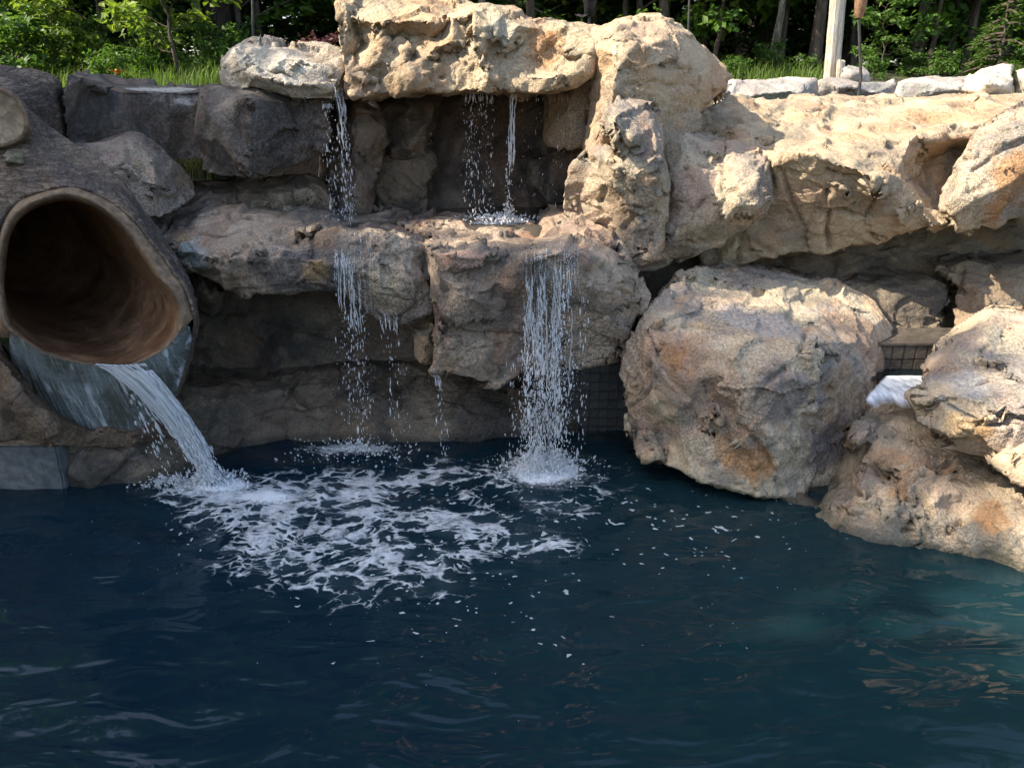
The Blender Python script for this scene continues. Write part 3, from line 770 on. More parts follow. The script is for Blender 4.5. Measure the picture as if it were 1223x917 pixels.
    # lower back wall of the pool
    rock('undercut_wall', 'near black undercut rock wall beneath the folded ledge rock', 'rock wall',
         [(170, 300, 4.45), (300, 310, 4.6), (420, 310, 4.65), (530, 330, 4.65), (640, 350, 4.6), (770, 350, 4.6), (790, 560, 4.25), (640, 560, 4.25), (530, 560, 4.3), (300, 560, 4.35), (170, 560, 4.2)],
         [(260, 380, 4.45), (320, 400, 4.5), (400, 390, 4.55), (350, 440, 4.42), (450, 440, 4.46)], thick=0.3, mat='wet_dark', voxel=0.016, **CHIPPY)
    rock('undercut_stone', 'grey stone hanging in shadow between log slide and undercut', 'rock',
         [(205, 318, 4.15), (240, 325, 4.15), (272, 345, 4.18), (268, 362, 4.2), (250, 378, 4.22), (225, 372, 4.2), (212, 350, 4.15)],
         [(240, 348, 4.1)], thick=0.25, mat='wet_dark', voxel=0.010, **SOFT)
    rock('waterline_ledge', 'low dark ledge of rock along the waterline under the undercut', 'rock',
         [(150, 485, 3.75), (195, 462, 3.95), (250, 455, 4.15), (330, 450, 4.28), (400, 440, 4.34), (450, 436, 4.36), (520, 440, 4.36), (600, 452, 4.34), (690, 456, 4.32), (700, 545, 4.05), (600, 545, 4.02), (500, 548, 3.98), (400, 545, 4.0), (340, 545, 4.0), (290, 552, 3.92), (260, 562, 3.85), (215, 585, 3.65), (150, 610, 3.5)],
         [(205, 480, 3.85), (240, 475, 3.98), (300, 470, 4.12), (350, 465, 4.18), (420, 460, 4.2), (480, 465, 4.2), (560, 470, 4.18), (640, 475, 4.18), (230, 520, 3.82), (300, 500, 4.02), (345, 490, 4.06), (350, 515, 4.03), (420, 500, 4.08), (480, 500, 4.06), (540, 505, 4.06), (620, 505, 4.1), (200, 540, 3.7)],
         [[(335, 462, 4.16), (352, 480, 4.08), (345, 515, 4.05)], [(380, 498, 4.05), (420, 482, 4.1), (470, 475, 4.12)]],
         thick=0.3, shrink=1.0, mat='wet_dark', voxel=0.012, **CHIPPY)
    # right foreground
    rock('round_boulder', 'big angular speckled boulder rising from the pool right of the main fall', 'boulder',
         [(738, 448, 3.78), (742, 425, 3.80), (750, 400, 3.82), (760, 380, 3.84), (772, 362, 3.90), (790, 345, 3.98), (803, 334, 4.05), (808, 328, 4.10), (830, 321, 4.20), (850, 318, 4.26), (878, 319, 4.30), (900, 321, 4.32), (940, 327, 4.34), (974, 336, 4.30), (1008, 334, 4.30), (1030, 347, 4.26), (1047, 360, 4.22),
          (1061, 383, 4.14), (1076, 412, 4.08), (1090, 438, 4.02), (1089, 472, 3.94), (1068, 484, 3.86), (1049, 492, 3.78), (1032, 520, 3.70), (1023, 560, 3.64), (999, 588, 3.52), (960, 596, 3.42), (935, 592, 3.38), (900, 586, 3.38), (862, 577, 3.40), (830, 566, 3.46), (800, 556, 3.52), (770, 546, 3.60), (756, 530, 3.66),
          (744, 516, 3.70), (742, 508, 3.70), (746, 490, 3.70), (741, 466, 3.74)],
         [(800, 365, 3.88), (830, 345, 4.02), (850, 370, 3.86), (890, 350, 4.02), (900, 385, 3.78), (870, 400, 3.68), (930, 360, 3.96), (930, 400, 3.70), (955, 345, 4.14), (1008, 350, 4.12), (996, 372, 3.98), (1032, 375, 4.04), (990, 395, 3.84), (1044, 405, 3.92), (1062, 440, 3.88),
          (770, 420, 3.70), (760, 450, 3.68), (765, 490, 3.62), (760, 515, 3.64), (800, 440, 3.60), (790, 475, 3.58), (820, 460, 3.54), (850, 440, 3.52), (858, 462, 3.50), (850, 478, 3.50), (848, 496, 3.42), (862, 500, 3.46), (830, 500, 3.50), (815, 520, 3.50), (790, 520, 3.58), (795, 545, 3.54), (845, 525, 3.44), (840, 550, 3.42), (880, 540, 3.40), (900, 565, 3.36),
          (870, 475, 3.43), (880, 450, 3.46), (905, 455, 3.42), (925, 470, 3.40), (935, 500, 3.40), (915, 520, 3.36), (950, 530, 3.40), (960, 470, 3.48), (966, 505, 3.50), (990, 450, 3.62), (1008, 490, 3.64), (990, 540, 3.54), (966, 560, 3.46), (1020, 440, 3.74), (978, 580, 3.44)],
         [[(762, 384, 3.82), (785, 402, 3.70), (812, 412, 3.64), (840, 412, 3.60), (870, 424, 3.54), (905, 434, 3.46), (935, 432, 3.46), (958, 418, 3.52), (990, 408, 3.66), (1023, 408, 3.82)],
          [(840, 414, 3.58), (868, 455, 3.48), (880, 480, 3.41), (892, 518, 3.37), (925, 560, 3.35), (938, 588, 3.36)],
          [(850, 494, 3.47), (872, 490, 3.47)],
          [(960, 388, 3.86), (964, 405, 3.66), (960, 418, 3.54)]],
         relief=1.45, blobs=[(802, 425, 20, (0.36, 0.185, 0.075), 0.75), (820, 440, 14, (0.36, 0.185, 0.075), 0.7), (836, 470, 12, (0.36, 0.185, 0.075), 0.75), (850, 535, 20, (0.36, 0.185, 0.075), 0.6), (880, 552, 24, (0.36, 0.185, 0.075), 0.75), (905, 575, 18, (0.36, 0.185, 0.075), 0.7), (930, 470, 45, (0.185, 0.160, 0.150), 0.8), (985, 455, 42, (0.19, 0.168, 0.155), 0.8), (985, 540, 45, (0.14, 0.120, 0.115), 0.85), (920, 390, 45, (0.40, 0.355, 0.325), 0.7), (780, 490, 30, (0.36, 0.30, 0.20), 0.6), (970, 345, 25, (0.52, 0.43, 0.29), 0.7)], cracks=[[0.02, (746, 456), (768, 436), (792, 414)], [0.02, (748, 494), (764, 482), (778, 452)], [0.03, (846, 492), (862, 498), (882, 500)], [0.02, (856, 455), (868, 470)], [0.03, (962, 386), (964, 404), (960, 418)], [0.025, (878, 470), (884, 505), (905, 540), (936, 586)], [0.02, (900, 480), (918, 452), (940, 438)], [0.015, (985, 455), (1040, 445), (1062, 450)], [0.02, (800, 388), (830, 382), (850, 390)], [0.02, (800, 350), (822, 358)], [0.02, (960, 500), (990, 500)]], facet=0.13, thick=0.35, shrink=0.8, mat='boulder', voxel=0.010, smooth=1, **dict(CHIPPY, a_chip=0.028, chip=3.2, a_chip2=0.012))  # grey right front and pale top corner paint shade and sun; orange is stain
    rock('foot_rock', 'dark wet rock at the waterline between the big boulder and the bank rock', 'rock',
         [(880, 585, 3.55), (940, 560, 3.6), (1000, 560, 3.62), (1040, 575, 3.5), (1030, 660, 3.12), (990, 650, 3.16), (945, 635, 3.26), (900, 622, 3.36)],
         [(940, 600, 3.36), (980, 600, 3.34), (1000, 620, 3.22)], thick=0.2, mat='wet_dark', voxel=0.012, **CHIPPY)
    rock('round_stone', 'smaller pale sunlit stone right of the spillway, facing the big boulder', 'boulder',
         [(1088, 466, 3.38), (1096, 450, 3.42), (1118, 428, 3.52), (1135, 412, 3.60), (1158, 396, 3.66), (1167, 382, 3.72), (1184, 373, 3.76), (1202, 377, 3.76), (1226, 380, 3.74), (1330, 395, 3.7), (1340, 560, 3.05), (1226, 545, 3.02),
          (1200, 532, 3.04), (1180, 546, 3.04), (1160, 548, 3.06), (1140, 542, 3.10), (1118, 524, 3.18), (1100, 502, 3.28), (1091, 485, 3.35)],
         [(1110, 458, 3.32), (1130, 440, 3.38), (1155, 450, 3.28), (1150, 425, 3.44), (1180, 430, 3.36), (1170, 405, 3.54), (1190, 395, 3.60), (1205, 415, 3.44), (1180, 460, 3.24), (1205, 450, 3.28), (1130, 515, 3.10), (1155, 525, 3.02), (1195, 490, 3.10), (1215, 475, 3.14), (1190, 515, 3.06), (1180, 530, 3.02), (1270, 470, 3.1)],
         [[(1096, 468, 3.34), (1118, 470, 3.22), (1140, 484, 3.10), (1168, 500, 3.00), (1172, 518, 3.00)], [(1168, 500, 3.01), (1195, 496, 3.08), (1226, 500, 3.08)]],
         smooth=4, relief=1.15, blobs=[(1130, 500, 32, (0.42, 0.30, 0.165), 0.7), (1165, 515, 14, (0.34, 0.19, 0.08), 0.7), (1150, 450, 40, (0.32, 0.31, 0.305), 0.75), (1200, 400, 30, (0.50, 0.42, 0.29), 0.7)], cracks=[[(1150, 455), (1180, 448), (1210, 455)], [(1165, 420), (1185, 412)]], hull=True, facet=0.16, thick=0.25, shrink=0.97, mat='boulder', voxel=0.010, **dict(SOFT, a_chip=0.022))  # blue grey left is painted shade, pale top right painted sunlight
    rock('sunlit_stone', 'low glowing tan stone below the smaller pale stone', 'rock',
         [(1186, 546, 2.98), (1198, 528, 3.02), (1215, 510, 3.06), (1240, 500, 3.06), (1310, 490, 3.0), (1320, 610, 2.75), (1226, 580, 2.86), (1206, 568, 2.90), (1192, 558, 2.94)],
         [(1212, 540, 2.90), (1240, 540, 2.86)], thick=0.3, mat='sun_tan', voxel=0.010, **SOFT)
    rock('bank_rock', 'bulging tan bank rock under the spillway, running into the pool', 'rock',
         [(955, 618, 3.25), (972, 592, 3.45), (994, 565, 3.58), (1014, 535, 3.62), (1020, 512, 3.44), (1036, 506, 3.46), (1060, 504, 3.47), (1096, 502, 3.47), (1102, 498, 3.5), (1130, 532, 3.36), (1180, 556, 3.18), (1226, 588, 3.02), (1335, 630, 2.8),
          (1340, 760, 2.5), (1226, 710, 2.74), (1180, 695, 2.82), (1130, 682, 2.88), (1090, 672, 2.93), (1040, 668, 2.97), (1000, 655, 3.06), (965, 640, 3.16)],
         [(1000, 606, 3.16), (1008, 618, 3.10), (1012, 580, 3.28), (1024, 560, 3.28), (1038, 528, 3.38), (1060, 520, 3.38), (1085, 518, 3.39), (1050, 545, 3.26), (1080, 530, 3.30), (1100, 550, 3.20), (1095, 568, 3.13), (1065, 562, 3.20), (1030, 590, 3.12),
          (1050, 605, 3.03), (1060, 625, 2.98), (1040, 632, 3.0), (1085, 590, 3.06), (1082, 622, 2.98), (1098, 615, 3.04), (1115, 600, 3.0), (1130, 580, 3.1), (1120, 625, 2.94), (1145, 610, 2.98), (1150, 640, 2.88), (1175, 590, 3.04), (1190, 620, 2.9), (1180, 645, 2.84), (1205, 640, 2.82), (1215, 660, 2.78), (1005, 625, 3.08)],
         [[(1060, 568, 3.26), (1085, 572, 3.16), (1105, 562, 3.16)], [(1075, 600, 3.08), (1092, 600, 3.08), (1090, 625, 3.0)], [(1196, 630, 2.84), (1215, 626, 2.86)]],
         relief=1.1, blobs=[(1060, 540, 20, (0.36, 0.185, 0.075), 0.5), (1172, 622, 28, (0.36, 0.185, 0.075), 0.7), (1075, 585, 16, (0.36, 0.185, 0.075), 0.4)], cracks=[[0.04, (1058, 570), (1085, 573), (1106, 560)], [0.04, (1072, 606), (1093, 600), (1090, 622), (1078, 634)], [0.02, (1012, 540), (1006, 570), (1004, 610)], [0.03, (1130, 640), (1140, 622), (1150, 615)], [0.03, (1010, 580), (1030, 590), (1045, 580)]], thick=0.4, shrink=0.92, mat='tan_grey', voxel=0.010, smooth=1, **dict(CHIPPY, a_chip=0.03))
    # garden stones behind
    G = 'pale stones edging the garden behind the shelf rock'
    ES = dict(thick=0.45, shrink=1.0, mat='pale', voxel=0.014, group=G, facet=0.10, relief=1.0, **SOFT)
    rock('edging_stone', 'bluish white edging stone next to the tall sunlit block', 'stone',
         [(856, 128, 7.2), (858, 99, 7.25), (885, 96, 7.3), (930, 95, 7.3), (974, 97, 7.3), (977, 128, 7.2)], [(900, 110, 7.1), (945, 108, 7.08)], **ES)
    rock('edging_stone', 'bluish white edging stone at the foot of the torch', 'stone',
         [(976, 128, 7.2), (978, 98, 7.25), (1010, 96, 7.3), (1045, 98, 7.3), (1071, 99, 7.3), (1074, 128, 7.2)], [(1005, 108, 7.1), (1045, 110, 7.1)], **ES)
    rock('edging_stone', 'long grey edging stone between the torch and the mossy boulder', 'stone',
         [(1072, 128, 7.2), (1074, 97, 7.25), (1105, 94, 7.3), (1135, 91, 7.3), (1172, 92, 7.3), (1180, 128, 7.2)], [(1110, 108, 7.1), (1145, 105, 7.1)], **ES)
    rock('perched_stone', 'rounded white stone perched on the edging by the short post', 'stone',
         [(1001, 96, 7.6), (1004, 83, 7.65), (1014, 79, 7.7), (1028, 81, 7.7), (1036, 87, 7.65), (1034, 99, 7.6), (1015, 102, 7.55)], [(1018, 90, 7.5)], thick=0.25, mat='pale', voxel=0.011, **CHIPPY)
    rock('mossy_boulder', 'yellowish boulder at the end of the pale edging stones', 'stone',
         [(1152, 112, 6.6), (1160, 92, 6.7), (1172, 83, 6.8), (1195, 81, 6.8), (1212, 83, 6.8), (1206, 96, 6.6), (1204, 118, 6.5), (1170, 122, 6.45)], [(1180, 98, 6.42), (1195, 100, 6.45)], thick=0.4, mat='cap_pale', voxel=0.014, **SOFT)
    rock('mossy_boulder', 'tan boulder beyond the yellowish boulder, cut by the shadow gap', 'stone',
         [(1211, 118, 6.7), (1214, 88, 6.8), (1235, 84, 6.8), (1270, 90, 6.8), (1275, 122, 6.6)], [(1235, 100, 6.5)], thick=0.4, mat='cap_pale', voxel=0.016, **SOFT)
rocks()

# ------------------------------------------------------------------ simple materials
M = {}
def plain_mat(name, c1, c2, scale=8, rough=0.8, bump=0.01, stretch=(1, 1, 1), spec=0.3, detail=5):
    t = NT(name)
    p = t.mapping(t.coord(), scale=stretch)
    n = t.noise(p, scale, detail, 0.65)
    n2 = t.noise(p, scale * 6, 3, 0.6)
    c = t.mix(t.ramp(n, 0.38, 0.62), c4(c1), c4(c2))
    g = t.ramp(n2, 0.35, 0.65, 0.75, 1.25)
    c = t.mix(1.0, c, t.n('ShaderNodeCombineColor', {0: g, 1: g, 2: g}).outputs[0], 'MULTIPLY')
    h = t.math('ADD', n, t.math('MULTIPLY', n2, 0.4))
    bp = t.n('ShaderNodeBump', {'Height': h, 'Strength': 0.8, 'Distance': bump})
    return t.surf(t.n('ShaderNodeBsdfPrincipled', {'Base Color': c, 'Roughness': rough, 'Normal': bp.outputs[0], 'Specular IOR Level': spec}).outputs[0])

def leaf_mat(name, c1, c2, c3=None, trans=0.42):
    t = NT(name)
    r = t.n('ShaderNodeNewGeometry').outputs['Random Per Island']
    n = t.noise(t.coord(), 0.9, 2)
    f = t.math('ADD', t.math('MULTIPLY', r, 0.6), t.ramp(n, 0.35, 0.65, 0, 0.4))
    c = t.mix(f, c4(c1), c4(c2))
    if c3:
        c = t.mix(t.ramp(r, 0.86, 0.90), c, c4(c3))
    d = t.n('ShaderNodeBsdfPrincipled', {'Base Color': c, 'Roughness': 0.5, 'Specular IOR Level': 0.25})
    tr = t.n('ShaderNodeBsdfTranslucent', {'Color': t.mix(1.0, c, (1.5, 1.6, 0.7, 1), 'MULTIPLY')})
    mx = t.n('ShaderNodeMixShader', {0: trans, 1: d.outputs[0], 2: tr.outputs[0]})
    return t.surf(mx.outputs[0])

M['bark'] = plain_mat('tree bark', (0.055, 0.042, 0.032), (0.115, 0.092, 0.072), 6, 0.95, 0.05, (3, 3, 0.5))
M['pale_bark'] = plain_mat('pale lichen bark', (0.10, 0.085, 0.068), (0.24, 0.21, 0.17), 5, 0.95, 0.04, (2, 2, 0.6))
M['hemlock'] = leaf_mat('hemlock needles', (0.042, 0.092, 0.027), (0.088, 0.160, 0.038))
M['maple'] = leaf_mat('broad leaves', (0.052, 0.115, 0.022), (0.115, 0.200, 0.034))
M['young'] = leaf_mat('young and sun brightened leaves', (0.090, 0.150, 0.025), (0.170, 0.230, 0.040))  # saplings' own green; on other trees sunlight painted as brighter leaves
M['fern'] = leaf_mat('undergrowth leaves', (0.045, 0.098, 0.022), (0.095, 0.165, 0.034))
M['purple'] = leaf_mat('purple leaves', (0.050, 0.018, 0.028), (0.095, 0.035, 0.048))
M['grass'] = leaf_mat('grass blades', (0.070, 0.130, 0.025), (0.130, 0.185, 0.050))
M['dry_grass'] = leaf_mat('dry grass blades', (0.050, 0.070, 0.022), (0.140, 0.130, 0.060))

# ------------------------------------------------------------------ hollow log slide
def catmull(P, n, closed=True):
    P = np.asarray(P, float)
    m = len(P)
    t = np.linspace(0, m if closed else m - 1, n, endpoint=not closed)
    i = np.floor(t).astype(int)
    f = (t - i)[:, None]
    g = (lambda k: P[(i + k) % m]) if closed else (lambda k: P[np.clip(i + k, 0, m - 1)])
    a, b, c, d = g(-1), g(0), g(1), g(2)
    return 0.5 * (2 * b + (c - a) * f + (2 * a - 5 * b + 4 * c - d) * f ** 2 + (3 * b - a - 3 * c + d) * f ** 3)

def loft(rings, nu, steps, amp, fu=60.0, fv=7.0, seed=1, smoothv=False, edge0=0.0):
    """rings: list of (k,3); returns verts, faces; displaced like bark"""
    R_ = [catmull(r, nu) for r in rings]
    rows = []
    for k in range(len(R_) - 1):
        for j in range(steps[k]):
            f = j / steps[k]
            rows.append(R_[k] * (1 - f) + R_[k + 1] * f)
    rows.append(R_[-1])
    G = np.stack(rows)                                       # (nv, nu, 3)
    if smoothv:
        for _ in range(4):
            G[1:-1] = 0.5 * G[1:-1] + 0.25 * (G[:-2] + G[2:])
    nv = len(G)
    du = np.roll(G, -1, 1) - np.roll(G, 1, 1)
    dv = np.gradient(G, axis=0)
    N = np.cross(du, dv)
    N /= (np.linalg.norm(N, axis=2, keepdims=True) + 1e-9)
    U = np.arange(nu) / nu
    L = np.concatenate([[0], np.cumsum(np.linalg.norm(np.diff(G, axis=0), axis=2).mean(1))])
    uu, vv = np.meshgrid(U, L)
    wob = fbm(np.stack([uu.ravel() * 9, vv.ravel() * 4, 0 * uu.ravel() + seed], 1), seed + 5, 3) * 0.03
    q = np.stack([np.cos((uu.ravel() + wob) * 2 * np.pi) * fu / 6.28, np.sin((uu.ravel() + wob) * 2 * np.pi) * fu / 6.28, vv.ravel() * fv], 1)
    d = 1 - np.abs(fbm(q, seed, 3)) * 2.4
    d = d + 0.6 * fbm(G.reshape(-1, 3) * 14, seed + 3, 3)
    fade = np.clip(np.arange(nv) / max(1.0, edge0), 0, 1) if edge0 else np.ones(nv)
    G = G + N * (d.reshape(nv, nu) * amp * fade[:, None])[:, :, None]
    i = np.arange(nv * nu).reshape(nv, nu)
    j = np.roll(i, -1, 1)
    F = np.stack([i[:-1].ravel(), j[:-1].ravel(), j[1:].ravel(), i[1:].ravel()], 1)
    return G, F

def bark_cast_mat():
    t = NT('cast bark of the slide')
    p = t.coord()
    big = t.noise(p, 3.0, 4, 0.6)
    c = t.mix(t.ramp(big, 0.38, 0.62), (0.095, 0.076, 0.068, 1), (0.195, 0.146, 0.106, 1))
    q = t.mapping(p, rot=(0, R(40), 0), scale=(9, 14, 46))
    a = t.noise(q, 1.0, 4, 0.6, 0.9)
    fur = t.math('ABSOLUTE', t.math('SUBTRACT', a, 0.5))
    ridge = t.ramp(fur, 0.0, 0.10)
    c = t.mix(t.math('MULTIPLY', t.math('SUBTRACT', 1.0, ridge), 0.40), c, (0.048, 0.039, 0.036, 1))
    g = t.ramp(t.noise(p, 90, 2, 0.6), 0.35, 0.65, 0.75, 1.3)
    c = t.mix(1.0, c, t.n('ShaderNodeCombineColor', {0: g, 1: g, 2: g}).outputs[0], 'MULTIPLY')
    bp = t.n('ShaderNodeBump', {'Height': t.math('ADD', ridge, t.math('MULTIPLY', big, 0.6)), 'Strength': 0.8, 'Distance': 0.010})
    return t.surf(t.n('ShaderNodeBsdfPrincipled', {'Base Color': c, 'Roughness': 0.7, 'Normal': bp.outputs[0], 'Specular IOR Level': 0.3}).outputs[0])
M['bark_cast'] = bark_cast_mat()
M['lip_brown'] = plain_mat('smooth brown rim', (0.115, 0.078, 0.050), (0.205, 0.142, 0.090), 6, 0.65, 0.016)
M['lining'] = plain_mat('wet red brown tunnel lining', (0.17, 0.092, 0.050), (0.31, 0.18, 0.10), 5, 0.30, 0.012, (1, 1, 1), 0.5)
M['knot_face'] = plain_mat('sawn knot face', (0.25, 0.185, 0.12), (0.35, 0.27, 0.185), 5, 0.8, 0.006)
M['knob'] = plain_mat('knob', (0.13, 0.11, 0.075), (0.22, 0.19, 0.13), 20, 0.85, 0.01)

def apron_mat():
    t = NT('wet mosaic apron')
    p = t.coord()
    br = t.n('ShaderNodeTexBrick', {'Vector': t.mapping(p, rot=(R(90), 0, 0)), 'Color1': (0.170, 0.200, 0.200, 1), 'Color2': (0.130, 0.158, 0.158, 1), 'Mortar': (0.20, 0.225, 0.225, 1),
                                     'Scale': 1.0, 'Mortar Size': 0.0020, 'Brick Width': 0.026, 'Row Height': 0.026}, offset=0.0)
    alg = t.ramp(t.noise(p, 5.0, 5, 0.65), 0.42, 0.62)
    c0 = t.mix(t.math('MULTIPLY', alg, 0.8), br.outputs[0], (0.060, 0.062, 0.045, 1))
    # rivulets of white water running down the tiles
    a = t.noise(t.mapping(p, rot=(0, R(28), 0), scale=(30, 6, 2.2)), 1.0, 6, 0.75, 0.8)
    b = t.noise(t.mapping(p, rot=(0, R(-42), 0), scale=(34, 6, 1.8), loc=(3, 3, 1)), 1.0, 6, 0.75, 0.8)
    d = t.noise(t.mapping(p, rot=(0, R(4), 0), scale=(22, 6, 2.0), loc=(1, 6, 1)), 1.0, 6, 0.75, 0.8)
    patch = t.ramp(t.noise(t.mapping(p, loc=(0.15, 0, 0.1)), 3.6, 3), 0.32, 0.52)
    wv = t.math('MAXIMUM', t.math('MAXIMUM', t.ramp(a, 0.50, 0.64), t.ramp(b, 0.53, 0.66)), t.ramp(d, 0.50, 0.68))
    wv = t.math('MULTIPLY', wv, t.math('ADD', t.math('MULTIPLY', patch, 0.8), 0.25))
    c = t.mix(t.math('MULTIPLY', wv, 0.85), c0, (0.58, 0.64, 0.68, 1))
    bp = t.n('ShaderNodeBump', {'Height': t.math('ADD', wv, t.math('MULTIPLY', alg, 0.5)), 'Strength': 0.7, 'Distance': 0.014})
    return t.surf(t.n('ShaderNodeBsdfPrincipled', {'Base Color': c, 'Roughness': 0.25, 'Normal': bp.outputs[0]}).outputs[0])
M['apron'] = apron_mat()

def build_slide():
    hole = [(4, 331), (9, 287), (26, 257), (57, 241), (87, 238), (118, 250), (144, 272), (166, 300), (187, 331), (205, 353), (211, 374), (207, 396), (192, 414), (174, 425), (148, 435), (109, 433), (78, 427), (52, 418), (26, 400), (9, 379)]
    outer = [(-10, 331), (-4, 278), (15, 243), (50, 228), (88, 223), (124, 236), (155, 258), (180, 288), (203, 320), (222, 347), (231, 375), (229, 403), (219, 440), (204, 480), (176, 508), (130, 518), (85, 512), (52, 490), (20, 447), (-6, 400)]
    body = [(-130, 300, 3.9), (-120, 230, 3.9), (-70, 150, 3.9), (5, 112, 3.95), (62, 158, 3.95), (112, 188, 3.95), (152, 224, 3.95), (183, 268, 3.92), (208, 306, 3.88), (226, 342, 3.84), (234, 375, 3.82), (231, 408, 3.80), (220, 450, 3.78), (202, 488, 3.76), (172, 512, 3.74), (125, 520, 3.74), (70, 520, 3.74), (20, 510, 3.72), (-40, 470, 3.72), (-110, 400, 3.8)]
    cx, cy_ = 108, 340
    yh = lambda p: 3.60 - (p[1] - 238) / 195 * 0.16
    H = [at(p[0], p[1], yh(p)) for p in hole]
    H0 = [at(cx + (p[0] - cx) * 1.015, cy_ + (p[1] - cy_) * 1.015, yh(p) - 0.02) for p in hole]
    C = [at(cx + (p[0] - cx) * 1.06, cy_ + (p[1] - cy_) * (1.06 if p[1] < 340 else 1.03), yh(p) - 0.045) for p in hole]
    D = []
    for k, p in enumerate(outer):
        if 11 <= k <= 19:
            D.append(at(p[0], p[1], 3.58 if k < 19 else 3.52))
        else:
            D.append(at(p[0], p[1], yh(p) + 0.0))
    E = [at(*p) for p in body]
    F = [at(p[0] - 28, p[1] + (4 if k < 8 else 0), p[2] + 0.7) for k, p in enumerate(body)]
    root = empty('log_slide', (E[10].x - 0.35, 3.7, 0.2))
    tag(root, 'brown hollow log water slide with round dark mouth pouring into the pool', 'water slide')
    # shell
    Dm = [(C[k] + (D[k] - C[k]) * 0.85 + Vector((0, 0.010, 0))) if not 11 <= k <= 18 else D[k] for k in range(20)]
    G, Fc = loft([Dm, D, E, F], 420, [8, 60, 50], 0.015, 34, 9.0, 4, False, 16)
    link('log_shell', mesh_from('log_shell', G.reshape(-1, 3), Fc), M['bark_cast'], root)
    # smooth rim round the mouth
    D2 = [C[k] + (D[k] - C[k]) * (1.0 if not 11 <= k <= 18 else 0.02) for k in range(20)]
    D2 = [d + Vector((0, 0.022, 0)) for d in D2]
    G, Fc = loft([H, H0, C, D2], 220, [4, 4, 8], 0.0018, 30, 10, 9, True)
    link('rim', mesh_from('rim', G.reshape(-1, 3), Fc), M['lip_brown'], root)
    # apron under the mouth
    C2 = [c + Vector((0, 0.012, 0)) for c in C]
    D3 = [C2[k] + (D[k] - C2[k]) * (0.0 if not 11 <= k <= 18 else 1.0) for k in range(20)]
    Mid = [(C2[k] + D3[k]) * 0.5 + Vector((0, -0.012, 0)) * min(1.0, (D3[k] - C2[k]).length / 0.2) for k in range(20)]
    G, Fc = loft([C2, Mid, D3], 220, [14, 14], 0.002, 20, 6, 12, True)
    nv, nu = G.shape[:2]
    lo, hi = int(nu * 10.6 / 20), int(nu * 18.5 / 20)
    keep = (Fc[:, 0] % nu >= lo) & (Fc[:, 0] % nu < hi)
    used = np.unique(Fc[keep])
    remap = -np.ones(nv * nu, int)
    remap[used] = np.arange(len(used))
    ap = link('apron', mesh_from('apron', G.reshape(-1, 3)[used], remap[Fc[keep]]), M['apron'], root)
    ap['label'] = 'blue grey mosaic apron streaked with white water'
    # tunnel lining
    I1 = [at(cx + (p[0] - cx) * 0.97, cy_ + (p[1] - cy_) * 0.97, yh(p) + 0.12) for p in hole]
    I2 = [at(cx - 12 + (p[0] - cx) * 0.88, cy_ - 14 + (p[1] - cy_) * 0.86, yh(p) + 0.5) for p in hole]
    I3 = [at(cx - 60 + (p[0] - cx) * 0.66, cy_ - 50 + (p[1] - cy_) * 0.66, yh(p) + 1.4) for p in hole]
    I4 = [at(cx - 140 + (p[0] - cx) * 0.02, cy_ - 80 + (p[1] - cy_) * 0.02, yh(p) + 2.2) for p in hole]
    G, Fc = loft([[h + Vector((0, 0.002, 0)) for h in H], I1, I2, I3, I4], 160, [8, 16, 20, 16], 0.006, 12, 4, 21)
    link('tunnel_lining', mesh_from('tunnel_lining', G.reshape(-1, 3), Fc[:, ::-1]), M['lining'], root)
    # sawn branch knot
    ko = [(-34, 140), (-30, 118), (-12, 106), (8, 107), (24, 120), (34, 142), (33, 160), (20, 171), (0, 177), (-20, 172)]
    kb = [at(p[0] * 1.15 - 2, 140 + (p[1] - 140) * 1.15 + 8, 3.98) for p in ko]
    k0 = [at(p[0] * 1.04, 140 + (p[1] - 140) * 1.04, 3.74) for p in ko]
    k1 = [at(p[0], p[1], 3.70) for p in ko]
    k2 = [at(p[0] * 0.86 - 1, 140 + (p[1] - 140) * 0.86, 3.705) for p in ko]
    G, Fc = loft([kb, k0, k1, k2], 90, [8, 3, 3], 0.002, 14, 5, 31, True)
    kn = link('branch_knot', mesh_from('branch_knot', G.reshape(-1, 3), Fc[:, ::-1]), M['lip_brown'], root)
    k3 = [at(p[0] * 0.87 - 1, 140 + (p[1] - 140) * 0.87, 3.72) for p in ko]
    k4 = [at(0, 142, 3.715)] * 10
    G, Fc = loft([k3, k4], 90, [16], 0.0012, 8, 12, 33)
    fo = bpy.data.objects.new('sawn_face', mesh_from('sawn_face', G.reshape(-1, 3), Fc[:, ::-1]))
    fo.data.materials.append(M['knot_face'])
    col.objects.link(fo)
    fo.parent = kn
    # little knob
    bm = bmesh.new()
    bmesh.ops.create_icosphere(bm, subdivisions=3, radius=1)
    c = at(19, 190, 3.72)
    for v in bm.verts:
        n = Vector(v.co)
        k = 1 + 0.25 * math.sin(n.x * 5 + 1) * math.cos(n.z * 4) + 0.12 * math.sin(n.z * 9 + n.y * 4)
        v.co = c + Vector((n.x * 0.042 * k, n.y * 0.07 * k, n.z * 0.030 * k))
    me = bpy.data.meshes.new('knob')
    bm.to_mesh(me)
    bm.free()
    me.polygons.foreach_set('use_smooth', np.ones(len(me.polygons), dtype=bool))
    link('knob', me, M['knob'], root)
    # upper stretch of the log behind
    bm = tin_shell([(-120, 62, 4.3), (-40, 74, 4.3), (0, 79, 4.3), (40, 84, 4.32), (68, 92, 4.38), (77, 110, 4.44), (80, 172, 4.44), (60, 190, 4.40), (0, 210, 4.3), (-120, 210, 4.3)],
                   [(0, 110, 4.12), (35, 115, 4.16), (60, 125, 4.26), (30, 150, 4.12), (58, 155, 4.24), (0, 160, 4.1)], [], 0.5, 0.95)
    me = bpy.data.meshes.new('x')
